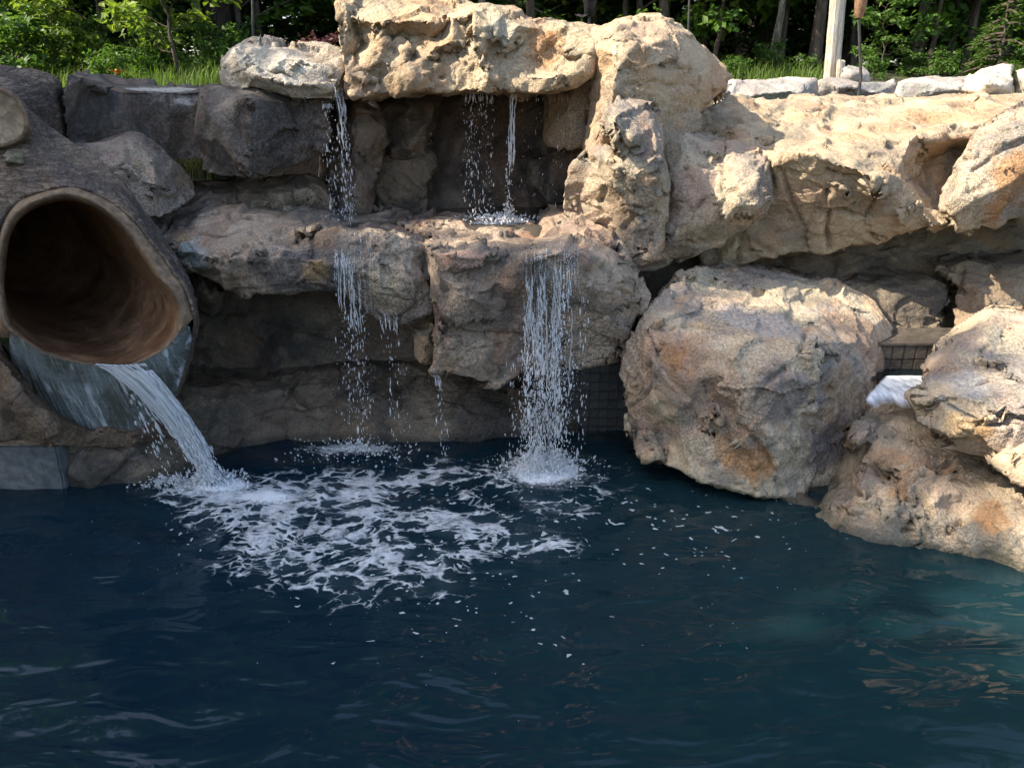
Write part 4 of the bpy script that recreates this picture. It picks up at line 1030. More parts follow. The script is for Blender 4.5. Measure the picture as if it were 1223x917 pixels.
    bm.to_mesh(me)
    bm.free()
    new = remeshed(me, 0.012, 6)
    n = len(new.vertices)
    v = np.empty(n * 3); new.vertices.foreach_get('co', v); v = v.reshape(-1, 3)
    nr = np.empty(n * 3); new.vertex_normals.foreach_get('vector', nr); nr = nr.reshape(-1, 3)
    q = np.stack([v[:, 0] * 10 + v[:, 2] * 12, v[:, 1] * 8, v[:, 2] * 38 - v[:, 0] * 20], 1)
    v = v + nr * ((1 - np.abs(fbm(q, 77, 3)) * 2.2) * 0.009)[:, None]
    new.vertices.foreach_set('co', v.ravel())
    new.polygons.foreach_set('use_smooth', np.ones(len(new.polygons), dtype=bool))
    new.name = 'upper_log'
    new.materials.clear()
    link('upper_log', new, M['bark_cast'], root)
build_slide()

# ------------------------------------------------------------------ pool edge, tiles, spa
def box_mesh(name, x0, x1, y0, y1, z0, z1, bev=0.006):
    bm = bmesh.new()
    bmesh.ops.create_cube(bm, size=1)
    for v in bm.verts:
        v.co = Vector((x0 + (v.co.x + .5) * (x1 - x0), y0 + (v.co.y + .5) * (y1 - y0), z0 + (v.co.z + .5) * (z1 - z0)))
    if bev:
        bmesh.ops.bevel(bm, geom=list(bm.edges), offset=bev, segments=2, affect='EDGES')
    me = bpy.data.meshes.new(name)
    bm.to_mesh(me)
    bm.free()
    return me

M['wall_blue'] = plain_mat('grey blue pool wall', (0.072, 0.082, 0.088), (0.125, 0.130, 0.128), 4, 0.6, 0.01)
M['coping'] = plain_mat('brown coping', (0.135, 0.095, 0.065), (0.20, 0.145, 0.10), 6, 0.7, 0.008)
M['line'] = plain_mat('pale joint', (0.33, 0.33, 0.29), (0.42, 0.41, 0.37), 20, 0.7, 0.002)
M['tile_dark'] = plain_mat('dark pool tile', (0.024, 0.025, 0.026), (0.045, 0.043, 0.040), 14, 0.35, 0.003, (1, 1, 1), 0.5)
M['tile_brown'] = plain_mat('grey brown spa tile', (0.055, 0.047, 0.039), (0.092, 0.078, 0.064), 16, 0.5, 0.003)
M['grout'] = plain_mat('grout', (0.040, 0.038, 0.036), (0.06, 0.057, 0.053), 20, 0.9, 0.002)

def pool_edge():
    rock('cradle_rock', 'brown rock lip cradling the bottom of the log slide apron', 'rock',
         [(-90, 400, 3.46), (-30, 415, 3.42), (0, 425, 3.40), (22, 450, 3.39), (46, 482, 3.38), (72, 503, 3.42), (108, 513, 3.52), (150, 514, 3.55), (185, 503, 3.59), (206, 480, 3.63), (222, 492, 3.65), (205, 522, 3.61), (160, 536, 3.58), (100, 538, 3.53), (55, 534, 3.40), (10, 528, 3.40), (-90, 520, 3.42)],
         [(0, 455, 3.36), (25, 480, 3.35), (55, 512, 3.35), (110, 526, 3.51), (170, 522, 3.55), (-40, 460, 3.37)], facet=0.10, thick=0.08, shrink=1.0, mat='cradle', voxel=0.010, relief=1.0, smooth=3, **SOFT)
    root = empty('pool_wall', (-2.4, 3.5, -0.3))
    tag(root, 'grey pool wall with brown coping under the log slide', 'pool wall')
    a = atz(90, 574)
    me = box_mesh('wall_face', -3.6, a.x, 3.46, 4.0, -0.6, 0.235, 0.01)
    link('wall_face', me, M['wall_blue'], root)
    link('joint_line', box_mesh('joint_line', -3.6, a.x - 0.17, 3.452, 3.9, 0.237, 0.247, 0.002), M['line'], root)
    b = at(46, 520, 3.40)
    link('coping', box_mesh('coping', -3.6, b.x, 3.42, 3.9, 0.249, 0.315, 0.012), M['coping'], root)
    rock('waterline_rock', 'dark brown rock face at the waterline under the log slide apron', 'rock',
         [(60, 530, 3.55), (100, 522, 3.58), (150, 516, 3.65), (200, 505, 3.72), (240, 520, 3.80), (245, 580, 3.66), (200, 600, 3.55), (140, 615, 3.48), (84, 618, 3.46), (78, 560, 3.50)],
         [(120, 550, 3.52), (170, 545, 3.58), (150, 580, 3.52)], thick=0.3, mat='wet_dark', voxel=0.010, **SOFT)
pool_edge()

def tile_walls():
    random.seed(4)
    # dark waterline tiles behind the main fall
    p0 = at(686, 520, 4.16)
    root = empty('tiled_wall', (p0.x + 0.2, 4.2, -0.1))
    tag(root, 'dark tiled patch of pool wall beside the big boulder', 'tiled wall')
    link('backing', box_mesh('backing', p0.x - 0.1, p0.x + 0.75, 4.19, 4.4, -0.3, 0.52, 0), M['tile_dark'], root)
    sz, gap = 0.0515, 0.0015
    tm = None
    for r in range(9):
        for c_ in range(13):
            if tm is None:
                tm = box_mesh('tile', -sz / 2, sz / 2, -0.006, 0.006, -sz / 2, sz / 2, 0.003)
                tm.materials.append(M['tile_dark'])
            o = bpy.data.objects.new('tile', tm)
            col.objects.link(o)
            o.parent = root
            o.location = Vector((p0.x + c_ * (sz + gap), 4.184 + random.uniform(-.002, .002), 0.0 + r * (sz + gap))) - root.location
            o.rotation_euler = (random.uniform(-.03, .03), random.uniform(-.02, .02), random.uniform(-.03, .03))
    # spa wall
    a, b = at(1010, 420, 3.93), at(1215, 420, 3.93)
    root = empty('spa_wall', ((a.x + b.x) / 2, 4.0, 0.4))
    tag(root, 'low tiled spa wall with pale top edge in the recess behind the big boulder', 'tiled wall')
    link('backing', box_mesh('backing', a.x, b.x, 3.945, 4.24, 0.2, 0.575, 0), M['grout'], root)
    link('top_edge', box_mesh('top_edge', a.x, b.x, 3.925, 4.22, 0.577, 0.590, 0.003), M['tile_brown'], root)
    w = 0.058
    for k in range(int((b.x - a.x) / (w + .002))):
        for r in range(2):
            me = box_mesh('tile', -w / 2, w / 2, -0.007, 0.007, -0.034, 0.034, 0.004) if k == 0 and r == 0 else tm2
            if k == 0 and r == 0:
                tm2 = me
                tm2.materials.append(M['tile_brown'])
            o = bpy.data.objects.new('tile', tm2)
            col.objects.link(o)
            o.parent = root
            o.location = Vector((a.x + (k + .5) * (w + .002), 3.938 + random.uniform(-.002, .002), 0.540 - r * 0.070)) - root.location
            o.rotation_euler = (random.uniform(-.03, .03), 0, random.uniform(-.03, .03))
tile_walls()

# ------------------------------------------------------------------ water
def water_mat(name, c1, c2):
    t = NT(name)
    p = t.coord()
    at_ = t.n('ShaderNodeAttribute', attribute_name='foam')
    sep = t.n('ShaderNodeSeparateColor', {0: at_.outputs['Color']})
    web, speck, fuzz = sep.outputs[0], sep.outputs[1], sep.outputs[2]
    nz = t.n('ShaderNodeTexNoise', {'Vector': p, 'Scale': 3.2, 'Detail': 4.0, 'Roughness': 0.6})
    wv = t.n('ShaderNodeVectorMath', {0: nz.outputs['Color'], 'Scale': 0.30}, operation='SCALE')
    pw = t.n('ShaderNodeVectorMath', {0: p, 1: wv.outputs[0]}, operation='ADD').outputs[0]
    fine = t.noise(p, 42, 3, 0.7)
    v1 = t.n('ShaderNodeTexVoronoi', {'Vector': t.mapping(pw, scale=(6.5, 10.0, 1)), 'Scale': 1.0}, feature='DISTANCE_TO_EDGE').outputs['Distance']
    v2 = t.n('ShaderNodeTexVoronoi', {'Vector': t.mapping(pw, scale=(19, 27, 1), loc=(3, 1, 0)), 'Scale': 1.0}, feature='DISTANCE_TO_EDGE').outputs['Distance']
    vv = t.math('ADD', t.math('MULTIPLY', v1, 0.62), t.math('MULTIPLY', v2, 0.50))
    vv = t.math('ADD', vv, t.math('MULTIPLY', t.math('SUBTRACT', fine, 0.5), 0.10))
    brk = t.noise(t.mapping(p, loc=(4, 2, 0)), 3.6, 4, 0.6)
    dd = t.math('SUBTRACT', t.math('MULTIPLY', web, 0.265), t.ramp(brk, 0.42, 0.72, 0.0, 0.14))
    d1 = t.math('SUBTRACT', dd, vv)
    m1 = t.math('MULTIPLY', t.ramp(d1, -0.06, 0.05), t.ramp(web, 0.05, 0.22))
    m1 = t.math('MULTIPLY', m1, t.ramp(t.noise(t.mapping(p, loc=(9, 1, 0)), 16, 5, 0.75), 0.30, 0.62, 0.25, 0.95))
    vs = t.n('ShaderNodeTexVoronoi', {'Vector': t.mapping(pw, scale=(26, 34, 1), loc=(1, 7, 0)), 'Scale': 1.0}, feature='F1')
    rr = t.math('MULTIPLY', speck, t.ramp(t.n('ShaderNodeSeparateColor', {0: vs.outputs['Color']}).outputs[0], 0.42, 1.0, 0.0, 0.42))
    m2 = t.ramp(t.math('SUBTRACT', rr, t.math('ADD', vs.outputs['Distance'], t.math('MULTIPLY', t.math('SUBTRACT', fine, 0.5), 0.2))), -0.02, 0.03)
    fz = t.noise(t.mapping(pw, scale=(1, 1.5, 1)), 26, 5, 0.75)
    m3 = t.ramp(t.math('SUBTRACT', fuzz, fz), -0.16, 0.10)
    m = t.math('MAXIMUM', t.math('MAXIMUM', t.math('MULTIPLY', m1, 0.78), t.math('MULTIPLY', m2, 0.55)), m3)
    # water body
    hue = t.noise(t.mapping(p, loc=(2, 5, 0)), 0.55, 2)
    sx = t.n('ShaderNodeSeparateXYZ', {0: p})
    tone_mix = t.math('ADD', t.ramp(sx.outputs[0], -1.3, 1.8, 0.0, 0.75), t.ramp(hue, 0.38, 0.62, 0.0, 0.25))  # second tone takes over to the right, with some noise
    c = t.mix(tone_mix, c4(c1), c4(c2))
    aer = t.math('MULTIPLY', t.ramp(t.math('MAXIMUM', web, fuzz), 0.15, 1.0), t.ramp(t.noise(pw, 6, 3), 0.35, 0.7, 0.1, 0.34))
    c = t.mix(aer, c, (0.16, 0.22, 0.25, 1))
    r1 = t.noise(t.mapping(p, scale=(1.0, 2.2, 1)), 3.4, 2, 0.45, 0.8)
    r2 = t.noise(t.mapping(p, scale=(1.0, 1.7, 1)), 13, 1, 0.5, 0.6)
    h = t.math('ADD', r1, t.math('MULTIPLY', r2, 0.05))
    bp = t.n('ShaderNodeBump', {'Height': h, 'Strength': 0.42, 'Distance': 0.035})
    wat = t.n('ShaderNodeBsdfPrincipled', {'Base Color': c, 'Roughness': 0.03, 'IOR': 1.33, 'Specular IOR Level': 0.5, 'Normal': bp.outputs[0]})
    fb = t.n('ShaderNodeBump', {'Height': t.math('ADD', t.math('MULTIPLY', m, 0.6), t.math('MULTIPLY', fine, 0.6)), 'Strength': 0.7, 'Distance': 0.02})
    fo = t.n('ShaderNodeBsdfPrincipled', {'Base Color': (0.80, 0.83, 0.85, 1), 'Roughness': 0.6, 'Normal': fb.outputs[0]})
    mx = t.n('ShaderNodeMixShader', {0: m, 1: wat.outputs[0], 2: fo.outputs[0]})
    return t.surf(mx.outputs[0])

M['water'] = water_mat('deep blue pool water', (0.0046, 0.0165, 0.0275), (0.0078, 0.0265, 0.0310))
M['water_dark'] = water_mat('dark spa water', (0.0030, 0.0070, 0.0095), (0.0035, 0.0085, 0.0100))
M['water_thin'] = water_mat('shallow rill water', (0.055, 0.048, 0.040), (0.080, 0.070, 0.060))

def milky_mat():
    t = NT('milky overflow water')
    p = t.coord()
    a = t.n('ShaderNodeSeparateColor', {0: t.n('ShaderNodeAttribute', attribute_name='foam').outputs['Color']}).outputs[0]
    n = t.noise(t.mapping(p, scale=(3, 1, 1)), 9, 4, 0.6)
    c = t.mix(t.ramp(n, 0.35, 0.65), (0.58, 0.64, 0.70, 1), (0.80, 0.84, 0.88, 1))
    d = t.n('ShaderNodeBsdfPrincipled', {'Base Color': c, 'Roughness': 0.12, 'IOR': 1.33, 'Normal': t.n('ShaderNodeBump', {'Height': n, 'Strength': 0.4, 'Distance': 0.01}).outputs[0]})
    tr = t.n('ShaderNodeBsdfTransparent')
    fac = t.math('MULTIPLY', a, t.ramp(n, 0.25, 0.6, 0.55, 0.95))
    return t.surf(t.n('ShaderNodeMixShader', {0: fac, 1: tr.outputs[0], 2: d.outputs[0]}).outputs[0])
M['milky'] = milky_mat()

def blob(v, px, py, rx, ry, amt, z=0.0, pw=2.0):
    c = atz(px, py, z)
    d = ((v[:, 0] - c.x) / rx) ** 2 + ((v[:, 1] - c.y) / ry) ** 2
    return amt * np.exp(-d ** (pw / 2))

def seg(v, a, b, r, amt, z=0.0):
    a, b = np.array(atz(*a, z))[:2], np.array(atz(*b, z))[:2]
    t = np.clip(((v[:, :2] - a) @ (b - a)) / ((b - a) @ (b - a)), 0, 1)
    d = np.linalg.norm(v[:, :2] - (a + t[:, None] * (b - a)), axis=1) / r
    return amt * np.exp(-d ** 2)

def water_grid(name, xs, ys, z, mat, foam, wave):
    X, Y = np.meshgrid(xs, ys)
    v = np.stack([X.ravel(), Y.ravel(), np.full(X.size, z)], 1)
    fc = foam(v)
    v[:, 2] += wave(v)
    nx, ny = len(xs), len(ys)
    i = np.arange(nx * ny).reshape(ny, nx)
    f = np.stack([i[:-1, :-1].ravel(), i[:-1, 1:].ravel(), i[1:, 1:].ravel(), i[1:, :-1].ravel()], 1)
    me = mesh_from(name, v, f)
    a = me.color_attributes.new('foam', 'FLOAT_COLOR', 'POINT')
    rgba = np.ones((len(v), 4))
    rgba[:, :3] = np.clip(fc, 0, 1.2)
    a.data.foreach_set('color', rgba.ravel())
    o = link(name, me, mat)
    o['kind'] = 'structure'
    return o

def pool():
    xs = np.arange(-4.3, 4.5, 0.018)
    ys = np.arange(0.66, 5.0, 0.018)
    def foam(v):
        web = np.maximum.reduce([
            seg(v, (235, 578), (330, 600), 0.13, 1.15), seg(v, (300, 595), (430, 590), 0.22, 0.85), seg(v, (400, 585), (540, 565), 0.15, 0.62), seg(v, (420, 610), (600, 632), 0.15, 0.66),
            seg(v, (320, 610), (330, 665), 0.20, 0.70), seg(v, (330, 660), (420, 700), 0.13, 0.62), seg(v, (420, 640), (500, 680), 0.17, 0.58), seg(v, (520, 660), (670, 650), 0.08, 0.55), seg(v, (300, 600), (520, 700), 0.12, 0.52),
            seg(v, (580, 560), (640, 605), 0.07, 0.56), seg(v, (640, 600), (700, 610), 0.07, 0.5), seg(v, (200, 575), (240, 610), 0.12, 0.5), blob(v, 460, 620, 0.65, 0.42, 0.40), blob(v, 650, 570, 0.40, 0.25, 0.42)])
        speck = np.maximum.reduce([blob(v, 560, 640, 1.0, 0.65, 0.85), blob(v, 760, 620, 0.8, 0.55, 0.85), blob(v, 850, 600, 0.6, 0.4, 0.6), blob(v, 600, 750, 0.7, 0.35, 0.5), blob(v, 260, 640, 0.5, 0.3, 0.6)])
        fuzz = np.maximum.reduce([blob(v, 650, 562, 0.20, 0.17, 1.0), blob(v, 648, 556, 0.30, 0.26, 0.55), blob(v, 420, 535, 0.38, 0.12, 0.56), blob(v, 262, 580, 0.15, 0.10, 0.95), blob(v, 320, 592, 0.25, 0.10, 0.70), blob(v, 215, 572, 0.22, 0.05, 0.52),
                                  blob(v, 525, 548, 0.10, 0.06, 0.45)])
        return np.stack([web, speck, fuzz], 1)
    def wave(v):
        z = 0.010 * fbm(v * np.array([2.0, 3.4, 0]) + 3.3, 5, 2) + 0.0012 * fbm(v * np.array([9, 13, 0]), 8, 1)
        for (px, py, a, k, f) in ((650, 562, 0.010, 30, 1.3), (258, 580, 0.010, 26, 1.4), (420, 540, 0.006, 34, 1.8)):
            c = atz(px, py)
            r = np.hypot(v[:, 0] - c.x, v[:, 1] - c.y)
            z = z + a * np.sin(r * k + 2 * fbm(v * np.array([3, 3, 0]), 9, 2)) * np.exp(-r * f) * np.clip(r * 4, 0, 1)
            z = z + 0.016 * np.exp(-(r / 0.13) ** 2) * (0.7 + 0.6 * vnoise(v * 22, 4)) * (0.4 if px == 420 else 1)
        return z
    water_grid('pool_water', xs, ys, 0.0, M['water'], foam, wave)
pool()

def upper_water():
    def foam(v):
        fz = np.maximum.reduce([blob(v, 404, 256, 0.12, 0.10, 1.0, 1.11), blob(v, 596, 264, 0.24, 0.09, 0.95, 1.11), blob(v, 607, 262, 0.09, 0.08, 1.0, 1.11), blob(v, 450, 262, 0.22, 0.10, 0.5, 1.11)])
        return np.stack([fz * 0.5, fz * 0.6, fz], 1)
    wave = lambda v: 0.005 * fbm(v * np.array([7, 7, 0]), 15, 3) - 0.6 * np.clip(4.48 + 0.05 * vnoise(v * np.array([8, 0, 0]), 2) - v[:, 1], 0, 1)
    water_grid('rill_water', np.arange(-1.25, 0.42, 0.015), np.arange(4.36, 5.25, 0.015), 1.106, M['water_thin'], foam, wave)
    # spa behind the boulder, brimming over between the two boulders
    def foam2(v):
        c = atz(1075, 468, 0.47)
        fz = np.clip((3.86 - v[:, 1]) / 0.12, 0, 1) * 0.72 + 0.2 * np.exp(-((v[:, 0] - c.x) / 0.1) ** 2)
        return np.stack([fz * 0.0, fz * 0.3, fz], 1)
    def roll(v):
        return 0.003 * fbm(v * np.array([9, 5, 0]), 16, 2) - 0.35 * np.clip(3.56 - v[:, 1], 0, 1)
    def foam3(v):
        a = np.clip((v[:, 1] - 3.47 - 0.04 * vnoise(v * np.array([22, 6, 0]), 3)) / 0.07, 0, 1)
        p, q = np.array(atz(1014, 494, 0.458))[:2], np.array(atz(1060, 446, 0.458))[:2]
        d = q - p
        side = ((v[:, 0] - p[0]) * d[1] - (v[:, 1] - p[1]) * d[0]) / np.hypot(*d)
        a = a * np.clip(side / 0.012, 0, 1)
        return np.stack([a, a, a], 1)
    x0, x1 = atz(1012, 470, 0.48).x, atz(1190, 470, 0.48).x
    water_grid('spillway_water', np.arange(x0, x1, 0.008), np.arange(3.38, 3.82, 0.008), 0.458, M['milky'], foam3, roll)
    water_grid('spa_water', np.arange(1.3, 3.2, 0.02), np.arange(3.77, 4.0, 0.02), 0.452, M['water_dark'], lambda v: np.zeros((len(v), 3)), lambda v: 0.002 * fbm(v * np.array([7, 7, 0]), 16, 2))
upper_water()

# ------------------------------------------------------------------ falling water
def fall_mat():
    t = NT('falling water')
    d = t.n('ShaderNodeBsdfPrincipled', {'Base Color': (0.90, 0.92, 0.94, 1), 'Roughness': 0.15, 'IOR': 1.33})
    tr = t.n('ShaderNodeBsdfTranslucent', {'Color': (0.75, 0.8, 0.85, 1)})
    m = t.n('ShaderNodeMixShader', {0: 0.35, 1: d.outputs[0], 2: tr.outputs[0]})
    m2 = t.n('ShaderNodeMixShader', {0: 0.30, 1: m.outputs[0], 2: t.n('ShaderNodeBsdfTransparent').outputs[0]})
    return t.surf(m2.outputs[0])
M['fall'] = fall_mat()

DROP_F = []
def drop_template():
    v = [(0, 0, 1)]
    for z, r in ((0.35, 0.85), (-0.35, 0.9)):
        for k in range(5):
            a = k * 2 * math.pi / 5 + (0.6 if z < 0 else 0)
            v.append((r * math.cos(a), r * math.sin(a), z))
    v.append((0, 0, -1))
    f = []
    for k in range(5):
        a, b = 1 + k, 1 + (k + 1) % 5
        c, d = 6 + k, 6 + (k + 1) % 5
        f += [(0, a, b), (a, c, b), (b, c, d), (c, 11, d)]
    return np.array(v, float), np.array(f)
DV, DF = drop_template()

def drops_mesh(name, P, V, r, L):
    """P (n,3) centres, V (n,3) direction, r radius, L half length"""
    n = len(P)
    d = V / (np.linalg.norm(V, axis=1, keepdims=True) + 1e-9)
    ref = np.where(np.abs(d[:, 2:3]) > 0.9, np.array([[1.0, 0, 0]]), np.array([[0, 0, 1.0]]))
    a = np.cross(d, ref)
    a /= np.linalg.norm(a, axis=1, keepdims=True)
    b = np.cross(d, a)
    vv = P[:, None, :] + (DV[None, :, 0:1] * a[:, None, :] + DV[None, :, 1:2] * b[:, None, :]) * r[:, None, None] + DV[None, :, 2:3] * d[:, None, :] * L[:, None, None]
    ff = (DF[None] + (np.arange(n) * len(DV))[:, None, None]).reshape(-1, 3)
    return vv.reshape(-1, 3), ff

def fall(name, label, strands, floor, seed, splash=None, group=None, films=(), extra=None):
    """strands: list of (start, velocity, count, spread, r, brk) ; brk = metres of unbroken strand before it breaks into drops"""
    rng = np.random.default_rng(seed)
    Ps, Vs, Rs, Ls = [], [], [], []
    for (p0, v0, cnt, spread, r0, brk, zend) in strands:
        p0, v0 = np.array(p0, float), np.array(v0, float)
        z1 = floor if zend is None else zend
        disc = v0[2] ** 2 + 2 * 9.81 * max(0.01, p0[2] - z1)
        tt = (v0[2] + math.sqrt(disc)) / 9.81
        drop = p0[2] - z1
        # unbroken upper strand: overlapping long beads
        nb = max(2, int(brk / 0.009))
        tb = np.sqrt(np.linspace(0, min(1, brk / drop), nb)) * tt
        wob = 0.0045 * np.cumsum(rng.normal(0, 0.5, nb))
        P = p0 + v0 * tb[:, None] + np.stack([wob, 0 * tb, -4.905 * tb ** 2], 1)
        Ps.append(P); Vs.append(v0 + np.stack([0 * tb, 0 * tb, -9.81 * tb], 1) + 1e-3)
        kk = np.abs(np.sin(np.cumsum(rng.uniform(0.1, 0.9, nb))))
        Rs.append(np.maximum(0.0006, r0 * (0.15 + 0.8 * kk) * rng.uniform(0.7, 1.0, nb))); Ls.append(np.full(nb, 0.013) * (1 + 1.5 * tb / tt))
        t = np.sqrt(rng.uniform(min(0.98, 0.6 * brk / drop), 1, cnt)) * tt
        sp = rng.normal(0, 1, (cnt, 3)) * spread * np.clip(t / tt, 0.15, 1)[:, None] * np.array([1, 0.8, 0.2])
        P = p0 + v0 * t[:, None] + np.stack([0 * t, 0 * t, -4.905 * t ** 2], 1) + sp
        P[:, 0] += 0.010 * np.sin(t * 30 + rng.uniform(0, 6))
        Ps.append(P); Vs.append(v0 + np.stack([0 * t, 0 * t, -9.81 * t], 1))
        r = r0 * rng.lognormal(-0.35, 0.45, cnt)
        Rs.append(np.clip(r, 0.0012, 0.010)); Ls.append(np.clip(r, 0.0012, 0.01) * rng.uniform(1.3, 6.5, cnt))
    if splash:
        for (c, n, rad, hgt) in splash:
            a = rng.uniform(0, 2 * np.pi, n)
            rr = rad * np.sqrt(rng.uniform(0, 1, n)) * rng.uniform(0.4, 1.3, n)
            h = np.abs(rng.normal(0, hgt, n)) * np.clip(1.25 - rr / rad * 0.8, 0.1, 1.2)
            Ps.append(np.array(c) + np.stack([rr * np.cos(a), rr * np.sin(a) * 0.8, h + 0.004], 1))
            Vs.append(np.stack([np.cos(a), np.sin(a), rng.uniform(0, 2, n)], 1))
            r = rng.lognormal(-5.7, 0.45, n)
            Rs.append(np.clip(r, 0.0012, 0.008)); Ls.append(np.clip(r, 0.0012, 0.008) * rng.uniform(1, 2.2, n))
    for fm in films:
        P = np.array([q[0] for q in fm])
        Ps.append(P); Vs.append(np.gradient(P, axis=0) + np.array([0, 0, -1e-4]))
        r = np.array([q[1] for q in fm])
        Rs.append(r); Ls.append(r * rng.uniform(1.5, 4.0, len(r)))
    P, V, r, L = np.concatenate(Ps), np.concatenate(Vs), np.concatenate(Rs), np.concatenate(Ls)
    ok = P[:, 2] > floor - 0.02
    vv, ff = drops_mesh(name, P[ok], V[ok], r[ok], L[ok])
    if extra is not None:
        ff = ff.tolist() + (np.asarray(extra[1]) + len(vv)).tolist()
        vv = np.concatenate([vv, extra[0]])
    o = link(name, mesh_from(name, vv, ff), M['fall'], None, (float(P[:, 0].mean()), float(P[:, 1].mean()), floor))
    tag(o, label, 'waterfall', group)
    return o

def surf(o, px, py, off=0.015, fallback=4.0):
    d = ray(px, py).normalized()
    ok, loc, nr, _ = o.ray_cast(Vector((0, 0, CAM_H)) - o.location, d)
    return (loc + o.location - d * off) if ok else at(px, py, fallback)

def film(o, px, py0, py1, rng, drift=0.0, step=2.2, r=0.0022):
    """beads of water clinging to the face of rock o"""
    out, x, y = [], px, py0
    while y < py1:
        out.append((surf(o, x, y, 0.004), rng.uniform(0.6, 1.3) * r))
        y += step * rng.uniform(0.6, 1.4)
        x += drift + rng.uniform(-0.7, 0.7)
    return out

def falls():
    rng = random.Random(3)
    ob = {o['label'][:12]: o for o in bpy.data.objects if o.type == 'MESH' and 'label' in o}
    mid, ledge, cap = ob['large wet pi'], ob['long folded '], ob['pale whitish']
    bpy.context.view_layer.update()
    # main fall
    st = []
    cl = [630 + 60 * rng.random() for _ in range(9)]
    for k in range(44):
        px = min(694, max(626, rng.choice(cl) + rng.gauss(0, 2.5)))
        c = surf(mid, px, 302 + 80 * rng.random(), 0.016)
        edge = min(1, min(px - 618, 700 - px) / 20)
        st.append((c, (rng.uniform(-.03, .03), -0.06 + rng.uniform(-.05, .04), -0.05), int((60 + rng.random() * 70) * edge), 0.018, 0.0023 * rng.uniform(0.5, 1.3), rng.choice([0.04, 0.08, 0.15, 0.25, 0.42]), None))
    for k in range(10):
        c = at(600 + rng.random() * 28, 430 + rng.uniform(-8, 8), 3.72)
        st.append((c, (0, -0.02, 0), 7, 0.008, 0.003, 0.02, None))
    for k in range(8):
        c = at(690 + rng.random() * 10, 330 + rng.uniform(-8, 18), 3.69)
        st.append((c, (0.02, -0.05, 0), 10, 0.012, 0.003, 0.05, None))
    b = atz(650, 560)
    fall('waterfall', 'wide curtain of white drops falling from the middle block into the pool', st, 0.0, 1, [((b.x, b.y, 0), 1100, 0.15, 0.05), ((b.x, b.y, 0), 500, 0.28, 0.025)], None, [film(mid, 628 + rng.random() * 64, 284 + rng.random() * 20, 318 + rng.random() * 60, rng, 0.0, 3.0, 0.0016) for _ in range(46)])
    # left lower fall, running over the face then dropping
    st = []
    for k in range(16):
        px = 402 + rng.random() * 30
        c = surf(ledge, px, 322 + rng.uniform(-14, 22), 0.010)
        st.append((c, (rng.uniform(-.05, .05), -0.04, -0.2), 26, 0.034, 0.0018, rng.choice([0.06, 0.12, 0.2]), 0.03))
    for k in range(9):
        c = at(450 + k * 3.2 + rng.uniform(-3, 3), 376 + rng.uniform(-4, 8), 3.80)
        st.append((c, (0.09, -0.02, -0.1), 11, 0.008, 0.0022, 0.05, 0.0))
    for k in range(5):
        c = at(519 + k * 1.5, 450, 3.755)
        st.append((c, (0.08, -0.03, -0.1), 14, 0.012, 0.0022, 0.03, 0.0))
    b = atz(425, 538)
    fall('waterfall', 'thin broken trickle falling over the folded ledge rock into the shade', st, 0.0, 2, [((b.x, b.y, 0), 260, 0.34, 0.012)], None, [film(ledge, 400 + rng.random() * 20, 298 + rng.random() * 16, 330 + rng.random() * 18, rng, rng.uniform(-.1, .25), 2.6, 0.0020) for _ in range(20)] + [film(ledge, 414 + rng.random() * 40, 270 + rng.random() * 10, 340 + rng.random() * 40, rng, rng.uniform(0, .3), 3.0, 0.0016) for _ in range(8)])
    # left fall from the cap rock
    st = []
    for k in range(10):
        px = 396 + (rng.random() ** 0.8) * 16
        c = surf(cap, px, 112 + rng.uniform(-8, 8), 0.012, 4.38)
        st.append((c, (rng.uniform(0, .06), -0.03, -0.1), 36, 0.013, 0.0023, rng.choice([0.1, 0.25, 0.5]), 1.12))
    for k in range(8):
        c = at(382 + rng.random() * 14, 122, 4.39)
        st.append((c, (0, -0.02, 0), 16, 0.012, 0.0024, 0.02, 1.12))
    b = atz(404, 257, 1.12)
    fall('waterfall', 'narrow white fall dropping from the pale cap rock onto the ledge', st, 1.12, 3, [((b.x, b.y, 1.12), 260, 0.12, 0.03)])
    # grotto curtain
    st = []
    for k in range(16):
        px = 555 + rng.random() * 36
        c = at(px, 112 + rng.uniform(-2, 2), 4.50)
        st.append((c, (-0.04, rng.uniform(-.05, .02), 0), 18, 0.012, 0.0019, 0.03, 1.12))
    for k in range(5):
        c = at(612 + rng.random() * 5, 113, 4.50)
        st.append((c, (-0.09 + rng.uniform(-.01, .01), -0.03, 0), 30, 0.009, 0.0023, 0.35, 1.12))
    for k in range(8):
        c = at(622 + rng.random() * 60, 114, 4.6)
        st.append((c, (0, 0, 0), 8, 0.012, 0.0022, 0.02, 1.12))
    b = atz(594, 263, 1.12)
    fall('waterfall', 'sparse curtain of drips falling through the dark grotto', st, 1.12, 4, [((b.x, b.y, 1.12), 330, 0.22, 0.018), ((b.x + 0.06, b.y, 1.12), 140, 0.05, 0.05)])
    # stream out of the slide
    st = []
    rg = np.random.default_rng(8)
    e = atz(258, 578)
    for k in range(70):
        u = rg.random()
        c = at(114 + 62 * u, 435 + 2 * math.sin(u * 3), 3.35 + 0.02 * rg.random())
        tgt = np.array([e.x - 0.045 + 0.075 * u + rg.normal(0, .012), e.y + rg.normal(0, .02), 0])
        drop = c.z
        tt = (-1.1 + math.sqrt(1.21 + 2 * 9.81 * drop)) / 9.81
        v0 = ((tgt[0] - c.x) / tt, (tgt[1] - c.y) / tt, -1.1)
        st.append((c, v0, 26, 0.012, 0.0034, 0.46 if rg.random() < 0.8 else 0.25, None))
